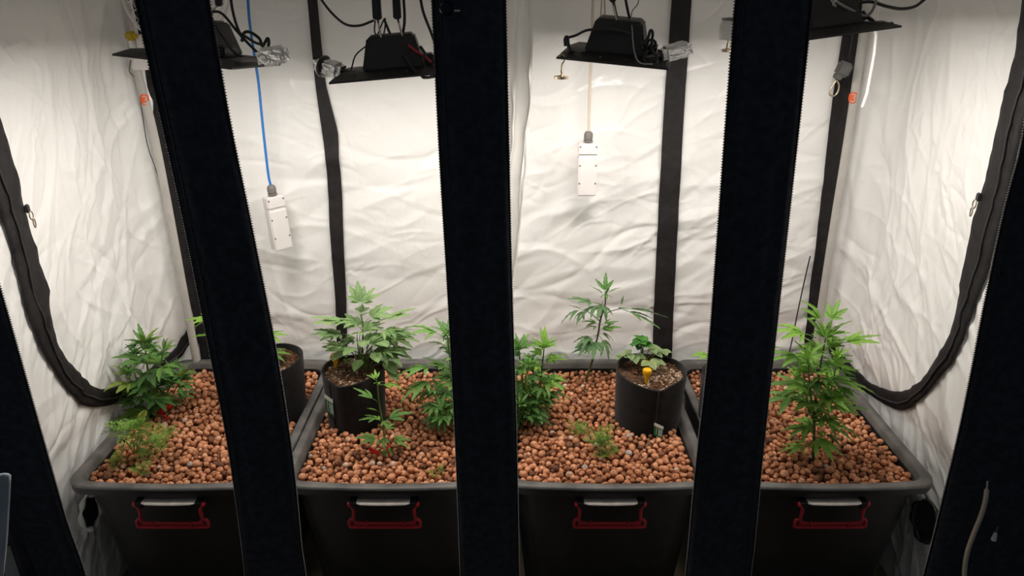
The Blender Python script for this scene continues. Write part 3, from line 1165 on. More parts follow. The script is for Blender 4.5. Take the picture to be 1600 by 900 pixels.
# woven labels on two pots
def woven_tag(potdat, ang, z0, wid, hgt, out, flip):
    t, rim_r, _ = potdat
    rr = rim_r(ang, z0) + 0.004
    base = Vector((rr * math.cos(ang), rr * math.sin(ang), z0))
    tang = Vector((-math.sin(ang), math.cos(ang), 0))
    nrm = Vector((math.cos(ang), math.sin(ang), 0))
    tang = (tang * math.cos(out) + nrm * math.sin(out)).normalized()
    nr2 = tang.cross(Vector((0, 0, 1))).normalized()

    def PT(a, c, d):
        return base + tang * a + Vector((0, 0, c)) + nr2 * d
    b = B()
    b.add([PT(0, 0, 0), PT(wid, 0, 0), PT(wid, hgt, 0), PT(0, hgt, 0), PT(0, 0, 0.0016), PT(wid, 0, 0.0016), PT(wid, hgt, 0.0016), PT(0, hgt, 0.0016)],
          [(0, 3, 2, 1), (4, 5, 6, 7), (0, 1, 5, 4), (1, 2, 6, 5), (2, 3, 7, 6), (3, 0, 4, 7)])
    tg = b.obj('woven_label', M['green_tag'], t)
    tag(tg, 'green woven label with pale lettering and a white top')
    b = B()

    def bar(a0, a1, c0, c1):
        for d0, d1 in ((0.0016, 0.0021), (-0.0005, 0.0)):
            b.add([PT(a0, c0, d0), PT(a1, c0, d0), PT(a1, c1, d0), PT(a0, c1, d0), PT(a0, c0, d1), PT(a1, c0, d1), PT(a1, c1, d1), PT(a0, c1, d1)],
                  [(0, 3, 2, 1), (4, 5, 6, 7), (0, 1, 5, 4), (1, 2, 6, 5), (2, 3, 7, 6), (3, 0, 4, 7)])
    bar(0.0, wid, hgt * 0.78, hgt)
    rr_ = random.Random(5)
    for row in (0.52, 0.76):
        c = hgt * 0.14
        while c < hgt * 0.70:
            dc = hgt * rr_.uniform(0.035, 0.06)
            a0 = wid * row
            bar(a0, a0 + wid * 0.17, c, c + dc * 0.55)
            if rr_.random() < 0.6:
                bar(a0, a0 + wid * 0.05, c, c + dc * 1.3)
            else:
                bar(a0 + wid * 0.12, a0 + wid * 0.17, c, c + dc * 1.3)
            c += dc * 1.6
    bar(wid * 0.28, wid * 0.32, hgt * 0.12, hgt * 0.7)
    b.obj('lettering', M['white_tag'], tg, auto=False)


woven_tag(pots[1], -PI / 2 - 1.0, 0.084, 0.046, 0.062, -0.22, False)
woven_tag(pots[2], -PI / 2 + 0.02, 0.036, 0.032, 0.042, 0.80, False)


def yellow_peg(pdat, px, py, label):
    t0, _, zc = pdat
    p = at_z(px, py, zc)
    t = empty('watering_peg', (p.x, p.y, zc - 0.01), label, 'peg', 'yellow pegs in the fabric pots')
    b = B()
    b.lathe([(0.0045, 0.0), (0.0055, 0.022), (0.0075, 0.024), (0.0082, 0.036), (0.006, 0.037)], 14)
    b.obj('peg_shaft', M['yellow'], t)
    b = B()
    b.lathe([(0.0085, 0.036), (0.0125, 0.038), (0.0135, 0.041), (0.0135, 0.050), (0.0120, 0.0535), (0.006, 0.0545), (0.0, 0.0535)], 18)
    for k in range(18):
        a = 2 * PI * k / 18
        b.box((0.0136 * math.cos(a), 0.0136 * math.sin(a), 0.0455), (0.0012, 0.0012, 0.009), Matrix.Rotation(a, 3, 'Z'))
    b.obj('peg_cap', M['yellow'], t)


yellow_peg(pots[1], 525, 573, 'yellow capped peg in the soil of the pot with the leafy plant')
yellow_peg(pots[2], 1010, 597, 'yellow capped peg in the soil in front of the strawberry plant')

# ------------------------------------------------------------------ clay pebbles
def base_pebble(seed):
    bm = bmesh.new()
    bmesh.ops.create_icosphere(bm, subdivisions=2, radius=1.0)
    rr = random.Random(seed)
    off = Vector((rr.uniform(0, 50), rr.uniform(0, 50), rr.uniform(0, 50)))
    s = Vector((rr.uniform(0.92, 1.16), rr.uniform(0.86, 1.04), rr.uniform(0.84, 0.98)))
    pit = Vector((rr.gauss(0, 1), rr.gauss(0, 1), rr.gauss(0, 1))).normalized()
    for q in bm.verts:
        d = q.co.normalized()
        k = 1 + 0.13 * mnoise.noise(d * 1.3 + off) + 0.05 * mnoise.noise(d * 3.1 + off)
        if seed % 3 == 0:
            k -= 0.25 * max(0, d.dot(pit) - 0.86) / 0.14
        q.co = Vector((d.x * s.x, d.y * s.y, d.z * s.z)) * k
    bm.verts.index_update()
    V_ = np.array([q.co[:] for q in bm.verts])
    F_ = np.array([[q.index for q in f.verts] for f in bm.faces])
    bm.free()
    return V_, F_


PB = [base_pebble(k) for k in range(12)]
PBM, PBW = [], []
for k, (V_, F_) in enumerate(PB):
    PBM.append(mesh('clay_pebble', V_.tolist(), F_.tolist(), M['pebi']))
    PBW.append(mesh('pale_pebble', V_.tolist(), F_.tolist(), M['pebw']))


def deposit(ti, seed):
    """drop pebbles one by one on a height map, each into the lowest of a few places"""
    r = np.random.default_rng(seed)
    G = 0.002
    x0, x1 = TUB_CX[ti] - TUB_W / 2 + 0.037, TUB_CX[ti] + TUB_W / 2 - 0.037
    y0, y1 = TUB_Y0 + 0.030, TUB_Y1 - 0.044
    nx, ny = int((x1 - x0) / G), int((y1 - y0) / G)
    gx, gy = x0 + np.arange(nx) * G, y0 + np.arange(ny) * G
    h = np.full((ny, nx), BED_Z - 0.034)
    blocked = np.zeros((ny, nx), bool)
    px_, py_, pr_, ph_ = POTS[ti]
    blocked |= ((gx[None, :] - px_) ** 2 + (gy[:, None] - py_) ** 2) < (pr_ * 0.97) ** 2
    hill = {}
    out = []
    disc = {}
    n = 3300
    for k in range(n):
        rad = float(np.clip(r.normal(0.0088, 0.0020), 0.0052, 0.0138))
        m = int(rad / G)
        if m not in disc:
            ax = np.arange(-m, m + 1) * G
            d2 = ax[None, :] ** 2 + ax[:, None] ** 2
            disc[m] = (d2, )
        d2 = disc[m][0]
        cap = np.sqrt(np.maximum(rad * rad - d2, 0))
        inside = d2 < rad * rad
        best = None
        for c in range(10):
            i, j = int(r.integers(m, nx - m)), int(r.integers(m, ny - m))
            ex = max(m * G, 0.0)
            qx = max(0.0, 0.040 - min(i, nx - 1 - i) * G)
            qy = max(0.0, 0.040 - min(j, ny - 1 - j) * G)
            if qx > 0 and qy > 0 and math.hypot(qx, qy) > 0.040 - ex:
                continue
            if blocked[j, i]:
                continue
            sub = h[j - m:j + m + 1, i - m:i + m + 1]
            z = np.max(np.where(inside, sub + cap, -1))
            lvl = z + 0.0 * j
            if best is None or lvl < best[0]:
                best = (lvl, z, i, j)
        if best is None or best[1] > BED_Z + 0.005:
            continue
        _, z, i, j = best
        sl = (slice(j - m, j + m + 1), slice(i - m, i + m + 1))
        h[sl] = np.where(inside, np.maximum(h[sl], z + cap * 0.92), h[sl])
        out.append((x0 + i * G, y0 + j * G, z - 0.0012, rad, i, j))
    keep = []
    for (x, y, z, rad, i, j) in out:
        m = max(1, int(rad * 0.9 / G))
        sub = h[max(0, j - m):j + m + 1, max(0, i - m):i + m + 1]
        if np.min(sub) <= z + rad * 0.75:
            keep.append((x, y, z, rad))
    return keep


ROWS = ['along the front rim of the %s', 'in the middle rows of the %s']
for ti in range(4):
    peb = deposit(ti, 100 + ti)
    rr = random.Random(300 + ti)
    # the nearest ones that can be seen between the strips are objects of their own
    def shown(p):
        d = Vector(p[:3]) - CAM
        zc = d.dot(FWD)
        sx = 800 + FPX * d.x / zc
        gaps = [(112, 368), (466, 716), (812, 1074), (1184, 1470)]
        return gaps[ti][0] < sx < gaps[ti][1]
    order = sorted(range(len(peb)), key=lambda k: (peb[k][1] - 0.3 * peb[k][3] / 0.01 * 0.05))
    top = [k for k in order if peb[k][2] > BED_Z - 0.012 and shown(peb[k])]
    single = top[:72]
    far = top[72:]
    pale = [far[int(len(far) * q)] for q in (0.06, 0.17, 0.33)]
    sset, pset = set(single), set(pale)
    sx_ = sorted(peb[k][0] for k in single)

    def zone(x):
        return 'left' if x < sx_[len(sx_) // 3] else ('middle' if x < sx_[2 * len(sx_) // 3] else 'right')
    for k in single:
        x, y, z, rad = peb[k]
        o = D.objects.new('clay_pebble', PBM[rr.randrange(12)])
        C.objects.link(o)
        o.location = (x, y, z)
        o.scale = (rad, rad, rad)
        o.rotation_euler = (rr.uniform(-0.5, 0.5), rr.uniform(-0.5, 0.5), rr.uniform(0, 6.28))
        part = zone(x)
        o['label'] = 'reddish-brown clay pebble at the front %s of the %s' % (part, WHICH[ti])
        o['category'] = 'pebble'
        o['group'] = 'clay pebbles at the front %s of the %s' % (part, WHICH[ti])
    for q, k in enumerate(pale):
        x, y, z, rad = peb[k]
        o = D.objects.new('pale_pebble', PBW[rr.randrange(12)])
        C.objects.link(o)
        o.location = (x, y, z)
        o.scale = (rad, rad, rad)
        o['label'] = '%s whitish pebble among the brown ones in the %s' % (('nearest', 'middle', 'farthest')[q], WHICH[ti])
        o['category'] = 'pebble'
        o['group'] = 'whitish pebbles among the clay pebbles'
    rest = [k for k in range(len(peb)) if k not in sset and k not in pset]
    allv, allf, tone = [], [], []
    off = 0
    for k in rest:
        x, y, z, rad = peb[k]
        V_, F_ = PB[rr.randrange(12)]
        e = Matrix.Rotation(rr.uniform(0, 6.28), 3, 'Z') @ Matrix.Rotation(rr.uniform(-0.6, 0.6), 3, 'X') @ Matrix.Rotation(rr.uniform(-0.6, 0.6), 3, 'Y')
        W_ = (V_ @ np.array(e).T) * rad + np.array([x, y, z])
        allv.append(W_)
        allf.append(F_ + off)
        tone.append(np.full(len(W_), rr.random()))
        off += len(W_)
    allv, allf, tone = np.concatenate(allv), np.concatenate(allf), np.concatenate(tone)
    me = D.meshes.new('clay_pebble_bed')
    me.from_pydata(allv.tolist(), [], allf.tolist())
    me.polygons.foreach_set('use_smooth', [True] * len(me.polygons))
    a = me.attributes.new('tone', 'FLOAT', 'POINT')
    a.data.foreach_set('value', tone.astype(np.float32))
    me.materials.append(M['peb'])
    o = link('clay_pebble_bed', me, kind='stuff')
    tag(o, 'bed of reddish-brown clay pebbles filling the ' + WHICH[ti], 'pebbles')
    # dark fill below the visible pebbles
    b = B()
    b.box((0, 0, BED_Z - 0.035 - 0.02), (TUB_W - 0.10, 2 * HY - 0.10, 0.04))
    b.obj('pebble_fill', M['bark'], tubs[ti])


# ------------------------------------------------------------------ leaves
def leaflet_geo(L, W, n=9, fold=0.35, droop=0.25, serr=0.22, rise=0.0):
    vs, fs, rib = [], [], []
    for i in range(n + 1):
        t = i / n
        wv = W * max(0.0, math.sin(PI * t ** 0.82)) ** 0.85
        if i in (0, n):
            wv = W * 0.04
        wv *= (1 - serr) if i % 2 else 1.0
        dy = L * 0.035 if i % 2 == 0 and 0 < i < n else 0
        y = L * t
        z = rise * L * t - droop * L * t * t
        vs += [Vector((-wv, y + dy, z + fold * wv)), Vector((0, y, z)), Vector((wv, y + dy, z + fold * wv))]
        rib += [0, 1, 0]
    for i in range(n):
        a = i * 3
        fs += [(a, a + 1, a + 4, a + 3), (a + 1, a + 2, a + 5, a + 4)]
    return vs, fs, rib


def leaf_mesh(kind, seed, nl, pet, droop, m, wid=0.158, stemm=None):
    """palmate leaf, blade length 1, petiole pet; local +Y is outward"""
    rr = random.Random(seed)
    table = {1: [(0, 1)], 3: [(0, 1), (-40, .72), (40, .72)], 5: [(0, 1), (-33, .86), (33, .86), (-68, .52), (68, .52)],
             7: [(0, 1), (-27, .92), (27, .92), (-55, .72), (55, .72), (-88, .42), (88, .42)]}[nl]
    V_, F_, R_ = [], [], []
    # petiole
    b = B()
    b.tube([Vector((0, 0, 0)), Vector((0, pet * 0.5, 0.06 * pet)), Vector((0, pet, 0.02 * pet))], [0.016, 0.013, 0.011], 5)
    V_ += b.v
    F_ += b.f
    R_ += [0.9] * len(b.v)
    for a, l in table:
        l *= rr.uniform(0.92, 1.06)
        vs, fs, rib = leaflet_geo(l, l * wid * rr.uniform(0.9, 1.1), fold=rr.uniform(0.15, 0.5), droop=droop * rr.uniform(0.7, 1.3), rise=rr.uniform(0.0, 0.12))
        q = Matrix.Rotation(math.radians(-a + rr.uniform(-5, 5)), 3, 'Z') @ Matrix.Rotation(math.radians(rr.uniform(-8, 8)), 3, 'Y')
        n0 = len(V_)
        V_ += [q @ p + Vector((0, pet, 0.02 * pet)) for p in vs]
        F_ += [[x + n0 for x in f] for f in fs]
        R_ += rib
    me = mesh('leaf', V_, F_, m)
    at = me.attributes.new('rib', 'FLOAT', 'POINT')
    at.data.foreach_set('value', np.array(R_, np.float32))
    return me


LM = {}


def leaf_lib(mk, droops=(0.12, 0.32, 0.5)):
    if mk in LM:
        return LM[mk]
    lib = {}
    for nl in (1, 3, 5, 7):
        lib[nl] = [leaf_mesh('leaf', 10 * nl + k, nl, 0.45 if nl >= 5 else 0.3, d, M[mk], 0.185 if mk in ('leaf_dark', 'leaf_pale') else 0.15) for k, d in enumerate(droops)]
    # tender tip leaves: short petiole, narrow and upright
    lib['tip'] = [leaf_mesh('leaf', 77 + k, 3 if k else 1, 0.08, 0.1 + 0.15 * k, M[mk], 0.13) for k in range(3)]
    LM[mk] = lib
    return lib


def put_leaf(parent, me, loc, az, el, size, roll=0.0, name='leaf'):
    o = D.objects.new(name, me)
    C.objects.link(o)
    o.parent = parent
    o.matrix_basis = Matrix.Translation(Vector(loc) - parent.location) @ Matrix.Rotation(az - PI / 2, 4, 'Z') @ Matrix.Rotation(el, 4, 'X') @ Matrix.Rotation(roll, 4, 'Y') @ Matrix.Scale(size, 4)
    return o


def stem(parent, pts, r0, r1, m, name='stem'):
    pts = smooth_path(pts, 5)
    n = len(pts)
    b = B()
    b.tube(pts, [r0 + (r1 - r0) * i / (n - 1) for i in range(n)], 7)
    return b.obj(name, m, parent, world=True, smooth=True)


def shoot(parent, pts, mk, rr, nodes, size0, size1, t0=0.25, el0=0.1, el1=0.7, nl=5, axil=0.5, tip=5, tipsize=None, phase=None, r0=0.004, r1=0.002, sm='stem', name='stem'):
    """a leafy axis: stem plus opposite leaf pairs, small axillary leaves and a tip cluster"""
    lib = leaf_lib(mk)
    stem(parent, pts, r0, r1, M[sm], name)
    P = smooth_path(pts, 5)
    ph = rr.uniform(0, PI) if phase is None else phase
    for k in range(nodes):
        f = k / max(1, nodes - 1)
        t = t0 + (0.97 - t0) * (f ** 0.85)
        loc = interp(P, t)
        size = size0 + (size1 - size0) * f
        mid = 1 - 0.25 * abs(2 * f - 0.7)
        for s in (0, 1):
            az = ph + k * (PI / 2) + s * PI + rr.uniform(-0.35, 0.35)
            n_ = nl if f < 0.75 else max(3, nl - 2)
            put_leaf(parent, rr.choice(lib[n_]), loc, az, el0 + (el1 - el0) * f + rr.uniform(-0.15, 0.2), size * mid * rr.uniform(0.85, 1.15), rr.uniform(-0.3, 0.3))
            if rr.random() < axil:
                for q in range(2):
                    put_leaf(parent, rr.choice(lib['tip'] + lib[3]), loc + Vector((math.cos(az), math.sin(az), 0.6)) * size * 0.15, az + rr.uniform(-0.9, 0.9), rr.uniform(0.2, 0.9), size * rr.uniform(0.35, 0.55), rr.uniform(-0.4, 0.4))
    top = P[-1]
    ts = tipsize or size1
    for k in range(tip):
        az = ph + 2.4 * k
        put_leaf(parent, rr.choice(lib['tip']), top, az, rr.uniform(0.55, 1.25), ts * rr.uniform(0.7, 1.1), rr.uniform(-0.3, 0.3))


def px_on_bed(px, py):
    return at_z(px, py, BED_Z + 0.004)


def line_at(px_pts, Y):
    return [at_y(x, y, Y) for x, y in px_pts]


def plant(name, base_px, label, cat, group=None, zbase=None):
    z = BED_Z - 0.01 if zbase is None else zbase
    p = at_z(*base_px, z)
    return empty(name, p, label, cat, group), p


HG = 'green palmate-leaved plants in the tent'

# 1: bushy dark plant, left tub
t, p = plant('leafy_plant', (238, 652), 'bushy dark green plant in the leftmost tub, red clip at its foot', 'plant', HG)
rr = random.Random(1)
Y = p.y
shoot(t, [p] + line_at([(236, 610), (230, 570), (226, 538)], Y), 'leaf_dark', rr, 7, 0.095, 0.07, 0.15, 0.0, 0.7, 5, 0.5, 7, 0.065, r0=0.005)
for pts, yo in (([(215, 615), (200, 585)], -0.05), ([(262, 612), (268, 580)], 0.06), ([(245, 590), (256, 548)], -0.06), ([(212, 590), (208, 556)], 0.05), ([(228, 640), (206, 618)], -0.02), ([(260, 630), (284, 590)], 0.03)):
    shoot(t, [p + Vector((0, 0, 0.05))] + [at_y(pts[0][0], pts[0][1], Y + yo * 0.6), at_y(pts[1][0], pts[1][1], Y + yo)], 'leaf_dark', rr, 3, 0.075, 0.06, 0.45, 0.0, 0.6, 5, 0.4, 4, 0.05, name='branch', r0=0.003, r1=0.0015)

# 2: plant hidden behind left strip in the first pot (only leaf tips show)
pz = pots[0][2]
t = empty('leafy_plant', (POTS[0][0], POTS[0][1], pz), 'tall plant hidden behind the leftmost black strip, only leaf tips showing', 'plant', HG)
rr = random.Random(2)
b0 = Vector((POTS[0][0], POTS[0][1], pz - 0.01))
shoot(t, [b0, at_y(408, 560, b0.y), at_y(392, 500, b0.y)], 'leaf_fresh', rr, 6, 0.075, 0.05, 0.3, 0.1, 0.7, 5, 0.4, r0=0.004)
lib = leaf_lib('leaf_fresh')
Yp = b0.y + 0.02
stem(t, [at_y(400, 530, b0.y), at_y(365, 515, Yp), at_y(345, 498, Yp)], 0.002, 0.0015, M['stem'], 'branch')
put_leaf(t, lib[3][0], at_y(345, 496, Yp), PI + 0.1, 0.0, 0.085)
put_leaf(t, lib[1][1], at_y(345, 500, Yp), PI - 0.25, -0.2, 0.085)
stem(t, [at_y(412, 560, b0.y), at_y(370, 540, Yp), at_y(352, 530, Yp)], 0.002, 0.0015, M['stem'], 'branch')
put_leaf(t, lib[1][0], at_y(348, 524, Yp), PI, -0.05, 0.075)

# 3: plant in second pot
pz = pots[1][2]
b0 = at_z(562, 577, pz)
t = empty('leafy_plant', b0, 'pale green plant with palmate leaves in the pot with the side label', 'plant', HG)
rr = random.Random(3)
b0 = b0 + Vector((0, 0, -0.008))
Y = b0.y
shoot(t, [b0] + line_at([(566, 540), (567, 510), (564, 492)], Y), 'leaf_pale', rr, 4, 0.085, 0.075, 0.55, 0.25, 0.5, 5, 0.5, 2, 0.03, phase=0.4, r0=0.003)
lib = leaf_lib('leaf_pale')
for (px, py, az, el, sz, nl, roll) in ((563, 486, 1.9, 0.95, 0.062, 7, 0.1), (563, 486, 0.9, 0.9, 0.06, 5, 0), (550, 505, PI, 0.1, 0.085, 7, 0.1), (590, 503, 0.1, 0.3, 0.085, 7, -0.2),
                                       (595, 530, -0.15, 0.15, 0.085, 7, 0), (590, 548, -0.5, 0.15, 0.085, 7, 0.2), (548, 524, PI + 0.4, 0.3, 0.075, 7, 0), (538, 532, PI - 0.1, 0.35, 0.075, 7, 0.2)):
    q = at_y(px, py, Y + rr.uniform(-0.03, 0.03))
    put_leaf(t, rr.choice(lib[nl]), q, az, el, sz, roll)
for k in range(15):
    q = at_y(rr.uniform(552, 608), rr.uniform(508, 556), Y + rr.uniform(-0.06, 0.05))
    side = 0.0 if q.x > b0.x else PI
    put_leaf(t, rr.choice(lib[rr.choice((5, 7, 7))]), q, side + rr.uniform(-0.9, 0.9), rr.uniform(0.0, 0.5), rr.uniform(0.055, 0.075), rr.uniform(-0.3, 0.3))
    stem(t, [b0, (b0 + q) / 2 + Vector((0, 0, 0.015)), q], 0.0018, 0.0012, M['stem'], 'stalk')
for sx, sy in ((545, 550), (593, 545), (600, 520), (580, 545)):
    stem(t, [b0, at_y((sx + 562) / 2, (sy + 560) / 2, Y), at_y(sx, sy, Y - 0.02)], 0.0022, 0.0014, M['stem'], 'branch')


# rounder melissa-like leaves at the front of that pot: one low companion plant
def ovate_leaf(mk, seed, W=0.38, n=12, serr=0.1, droop=0.2, pet=0.5):
    vs, fs, rib = leaflet_geo(1, W, n, 0.2, droop, serr, 0.05)
    b = B()
    b.tube([Vector((0, 0, 0)), Vector((0, pet, 0.0))], [0.018, 0.014], 5)
    n0 = len(b.v)
    V_ = b.v + [p + Vector((0, pet, 0)) for p in vs]
    F_ = b.f + [[x + n0 for x in f] for f in fs]
    R_ = [0.9] * n0 + rib
    me = mesh('leaf', V_, F_, M[mk])
    at = me.attributes.new('rib', 'FLOAT', 'POINT')
    at.data.foreach_set('value', np.array(R_, np.float32))
    return me


ov = [ovate_leaf('leaf_pale', k, 0.34 + 0.03 * k, droop=0.15 + 0.1 * k) for k in range(3)]
b1 = at_z(572, 580, pz)
t2 = empty('broad_leaved_herb', b1, 'low pale herb with broad rounded leaves beside the palmate plant in the labelled pot', 'plant')
for k, (px, py, az, el, sz) in enumerate(((582, 545, -1.2, 0.0, 0.055), (566, 540, -2.2, 0.1, 0.05), (590, 560, -0.7, -0.1, 0.058), (575, 528, -1.6, 0.2, 0.055), (600, 548, -0.3, 0.1, 0.05),
                                          (556, 548, -2.6, 0.0, 0.05), (585, 532, -0.9, 0.2, 0.055), (602, 568, -0.9, -0.3, 0.05), (570, 556, -1.9, -0.1, 0.045))):
    q = at_y(px, py, b1.y - 0.035 + 0.01 * (k % 3))
    stem(t2, [b1 + Vector((0, 0, -0.008)), (b1 + q) / 2 + Vector((0, 0, 0.01)), q], 0.0018, 0.0012, M['stem'], 'stalk')
    put_leaf(t2, ov[k % 3], q, az, el, sz)
# tiny sprout in that soil
b1 = at_z(543, 571, pz)
t2 = empty('seedling', b1, 'tiny bright green seedling between the yellow peg and the leafy plant', 'seedling')
stem(t2, [b1 + Vector((0, 0, -0.005)), b1 + Vector((0.001, 0, 0.02))], 0.001, 0.0008, M['stem'])
for k in range(7):
    put_leaf(t2, leaf_lib('leaf_fresh')[3][k % 3], b1 + Vector((0, 0, 0.006 + 0.003 * k)), 2.4 * k, 0.4, 0.014)

# 4: slender plant at the front of the second tub
t, p = plant('leafy_plant', (600, 712), 'slender few-leaved young plant in the second tub, red ring at its foot', 'plant', HG)
rr = random.Random(4)
Y = p.y
pts = [p] + line_at([(600, 680), (596, 650), (592, 625), (590, 600)], Y)
stem(t, pts, 0.0032, 0.002, M['stem'])
lib = leaf_lib('leaf_mid')
libf = leaf_lib('leaf_fresh')
for (lb, px, py, az, el, sz, nl, roll) in (
        (lib, 590, 628, PI - 0.2, 0.55, 0.062, 3, 0.2), (libf, 591, 602, -0.2, 0.2, 0.062, 3, -0.2), (libf, 590, 598, -1.2, 0.5, 0.035, 3, 0), (libf, 589, 596, 1.9, 0.9, 0.03, 3, 0), (libf, 590, 597, PI, 0.8, 0.03, 1, 0),
        (lib, 598, 660, 0.25, 0.45, 0.075, 3, 0.1), (lib, 595, 652, PI + 0.5, 0.2, 0.05, 3, 0), (lib, 597, 655, -1.0, -0.1, 0.035, 3, 0), (libf, 594, 643, PI, 0.3, 0.03, 1, 0),
        (lib, 600, 688, PI + 0.15, 0.25, 0.06, 5, 0), (lib, 601, 692, 0.2, 0.15, 0.055, 5, 0), (lib, 600, 680, -1.5, 0.0, 0.04, 3, 0.3), (lib, 600, 686, -2.0, 0.3, 0.035, 3, 0.3), (lib, 601, 698, -1.2, -0.1, 0.035, 3, 0.3),
        (libf, 601, 702, -0.7, 0.1, 0.03, 3, 0.3), (libf, 599, 705, -2.2, 0.0, 0.03, 3, 0.3), (lib, 600, 675, 1.0, 0.3, 0.04, 3, 0.3), (libf, 596, 660, 2.5, 0.5, 0.03, 3, 0.3)):
    put_leaf(t, rr.choice(lb[nl]), at_y(px, py, Y), az, el, sz, roll)

# 5: bushy plant beside the middle strip, second tub
t, p = plant('leafy_plant', (708, 668), 'bushy green plant on the left of the middle black strip, half hidden by it', 'plant', HG)
rr = random.Random(5)
Y = p.y
shoot(t, [p] + line_at([(707, 620), (704, 570), (699, 525)], Y), 'leaf_mid', rr, 8, 0.085, 0.07, 0.1, -0.1, 0.7, 7, 0.9, 6, 0.07, phase=0.2, r0=0.005)
for pts, yo in (([(690, 635), (682, 610)], -0.05), ([(725, 630), (735, 590)], 0.03), ([(700, 645), (690, 640)], -0.09), ([(715, 600), (722, 560)], 0.06)):
    shoot(t, [p + Vector((0, 0, 0.04))] + [at_y(pts[0][0], pts[0][1], Y + yo * 0.6), at_y(pts[1][0], pts[1][1], Y + yo)], 'leaf_mid', rr, 5, 0.065, 0.05, 0.3, -0.2, 0.5, 7, 0.5, 4, 0.045, name='branch', r0=0.003, r1=0.0015)
lib = leaf_lib('leaf_mid')
for (px, py, az, el, sz) in ((690, 575, PI + 0.25, 0.15, 0.095), (690, 590, PI + 0.5, -0.1, 0.1), (698, 530, PI - 0.2, 0.45, 0.085), (692, 605, PI + 0.2, -0.2, 0.075)):
    put_leaf(t, rr.choice(lib[5]), at_y(px, py, Y - 0.02), az, el, sz, 0.2)

# 6: bushy plant right of the middle strip, third tub
t, p = plant('leafy_plant', (822, 660), 'dense bushy green plant on the right of the middle black strip, two crowns', 'plant', HG)
rr = random.Random(6)
Y = p.y
shoot(t, [p] + line_at([(820, 620), (814, 580), (811, 548)], Y), 'leaf_mid', rr, 8, 0.08, 0.065, 0.1, -0.1, 0.8, 5, 1.0, 7, 0.065, r0=0.005)
shoot(t, [p + Vector((0, 0, 0.03))] + line_at([(838, 625), (846, 580), (850, 545)], Y + 0.02), 'leaf_fresh', rr, 6, 0.075, 0.06, 0.3, -0.1, 0.8, 5, 0.9, 7, 0.06, r0=0.004)
for pts, yo in (([(800, 630), (790, 600)], 0.0), ([(835, 640), (842, 625)], -0.06), ([(812, 645), (812, 632)], -0.09), ([(845, 610), (862, 598)], -0.03), ([(820, 600), (826, 572)], -0.07)):
    shoot(t, [p + Vector((0, 0, 0.04))] + [at_y(pts[0][0], pts[0][1], Y + yo * 0.6), at_y(pts[1][0], pts[1][1], Y + yo)], 'leaf_dark', rr, 4, 0.06, 0.05, 0.3, -0.3, 0.5, 5, 0.5, 4, 0.045, name='branch', r0=0.003, r1=0.0015)

# 7: tall crooked plant, third tub
t, p = plant('leafy_plant', (913, 600), 'tall crooked dark-stemmed plant with one large drooping leaf, third tub', 'plant', HG)
rr = random.Random(7)
Y = p.y
pts = [p] + line_at([(925, 565), (929, 545), (935, 520), (938, 500), (945, 478), (946, 460)], Y)
stem(t, pts, 0.0042, 0.0022, M['stemb'])
lib = leaf_lib('leaf_grey')
libf = leaf_lib('leaf_mid')
for (x0, y0, x1, y1) in ((939, 503, 914, 484), (945, 490, 972, 482), (939, 500, 933, 482)):
    stem(t, [at_y(x0, y0, Y), at_y((x0 + x1) / 2, (y0 + y1) / 2 - 1, Y), at_y(x1, y1, Y)], 0.0018, 0.0013, M['stemp'], 'stalk')
for (lb, px, py, az, el, sz, nl, roll) in (
        (libf, 945, 462, 1.57, 1.25, 0.062, 3, 0), (libf, 945, 462, PI + 0.1, 0.7, 0.05, 3, 0.3), (libf, 946, 462, 0.1, 0.75, 0.045, 3, -0.3), (libf, 945, 463, -1.57, 0.6, 0.045, 3, 0), (libf, 945, 464, -1.3, 1.0, 0.04, 1, 0),
        (lib, 940, 476, PI + 0.1, 0.25, 0.085, 5, 0.1), (lib, 941, 476, PI + 0.5, 0.0, 0.08, 3, 0.3), (lib, 942, 470, -1.9, -0.5, 0.06, 3, 0), (lib, 940, 472, -1.2, -0.6, 0.055, 3, 0),
        (lib, 916, 484, PI + 0.1, -0.1, 0.072, 3, 0.3), (lib, 916, 486, PI - 0.5, 0.1, 0.05, 1, 0.3), (lib, 914, 483, PI + 0.9, -0.2, 0.05, 3, 0.3),
        (lib, 966, 481, -0.2, -0.05, 0.128, 3, -0.4), (lib, 967, 481, -0.6, -0.15, 0.12, 3, -0.3), (lib, 970, 480, 0.8, 1.2, 0.03, 1, 0),
        (libf, 938, 508, PI - 0.2, 0.3, 0.052, 3, 0), (libf, 938, 512, PI + 0.4, 0.35, 0.05, 3, 0.3), (libf, 938, 508, 0.2, 0.2, 0.05, 3, 0), (libf, 938, 514, -0.2, 0.25, 0.055, 3, 0.2), (libf, 937, 517, 0.5, 0.0, 0.045, 3, 0.2),
        (libf, 936, 521, -0.1, -0.1, 0.042, 3, 0), (lib, 934, 523, PI + 0.4, -0.15, 0.065, 5, 0), (lib, 934, 524, -1.9, -0.45, 0.07, 5, 0.2), (lib, 936, 524, -0.9, -0.6, 0.068, 3, 0), (lib, 933, 524, -2.5, -0.5, 0.07, 5, 0),
        (lib, 930, 540, PI + 0.2, -0.2, 0.06, 5, 0.1)):
    put_leaf(t, rr.choice(lb[nl]), at_y(px, py, Y), az, el, sz, roll)

# 8: strawberry plant
pz = pots[2][2]
b0 = at_z(1005, 572, pz)
t = empty('strawberry_plant', b0, 'strawberry plant with round toothed green and pale leaves in a black fabric pot', 'plant')
rr = random.Random(8)


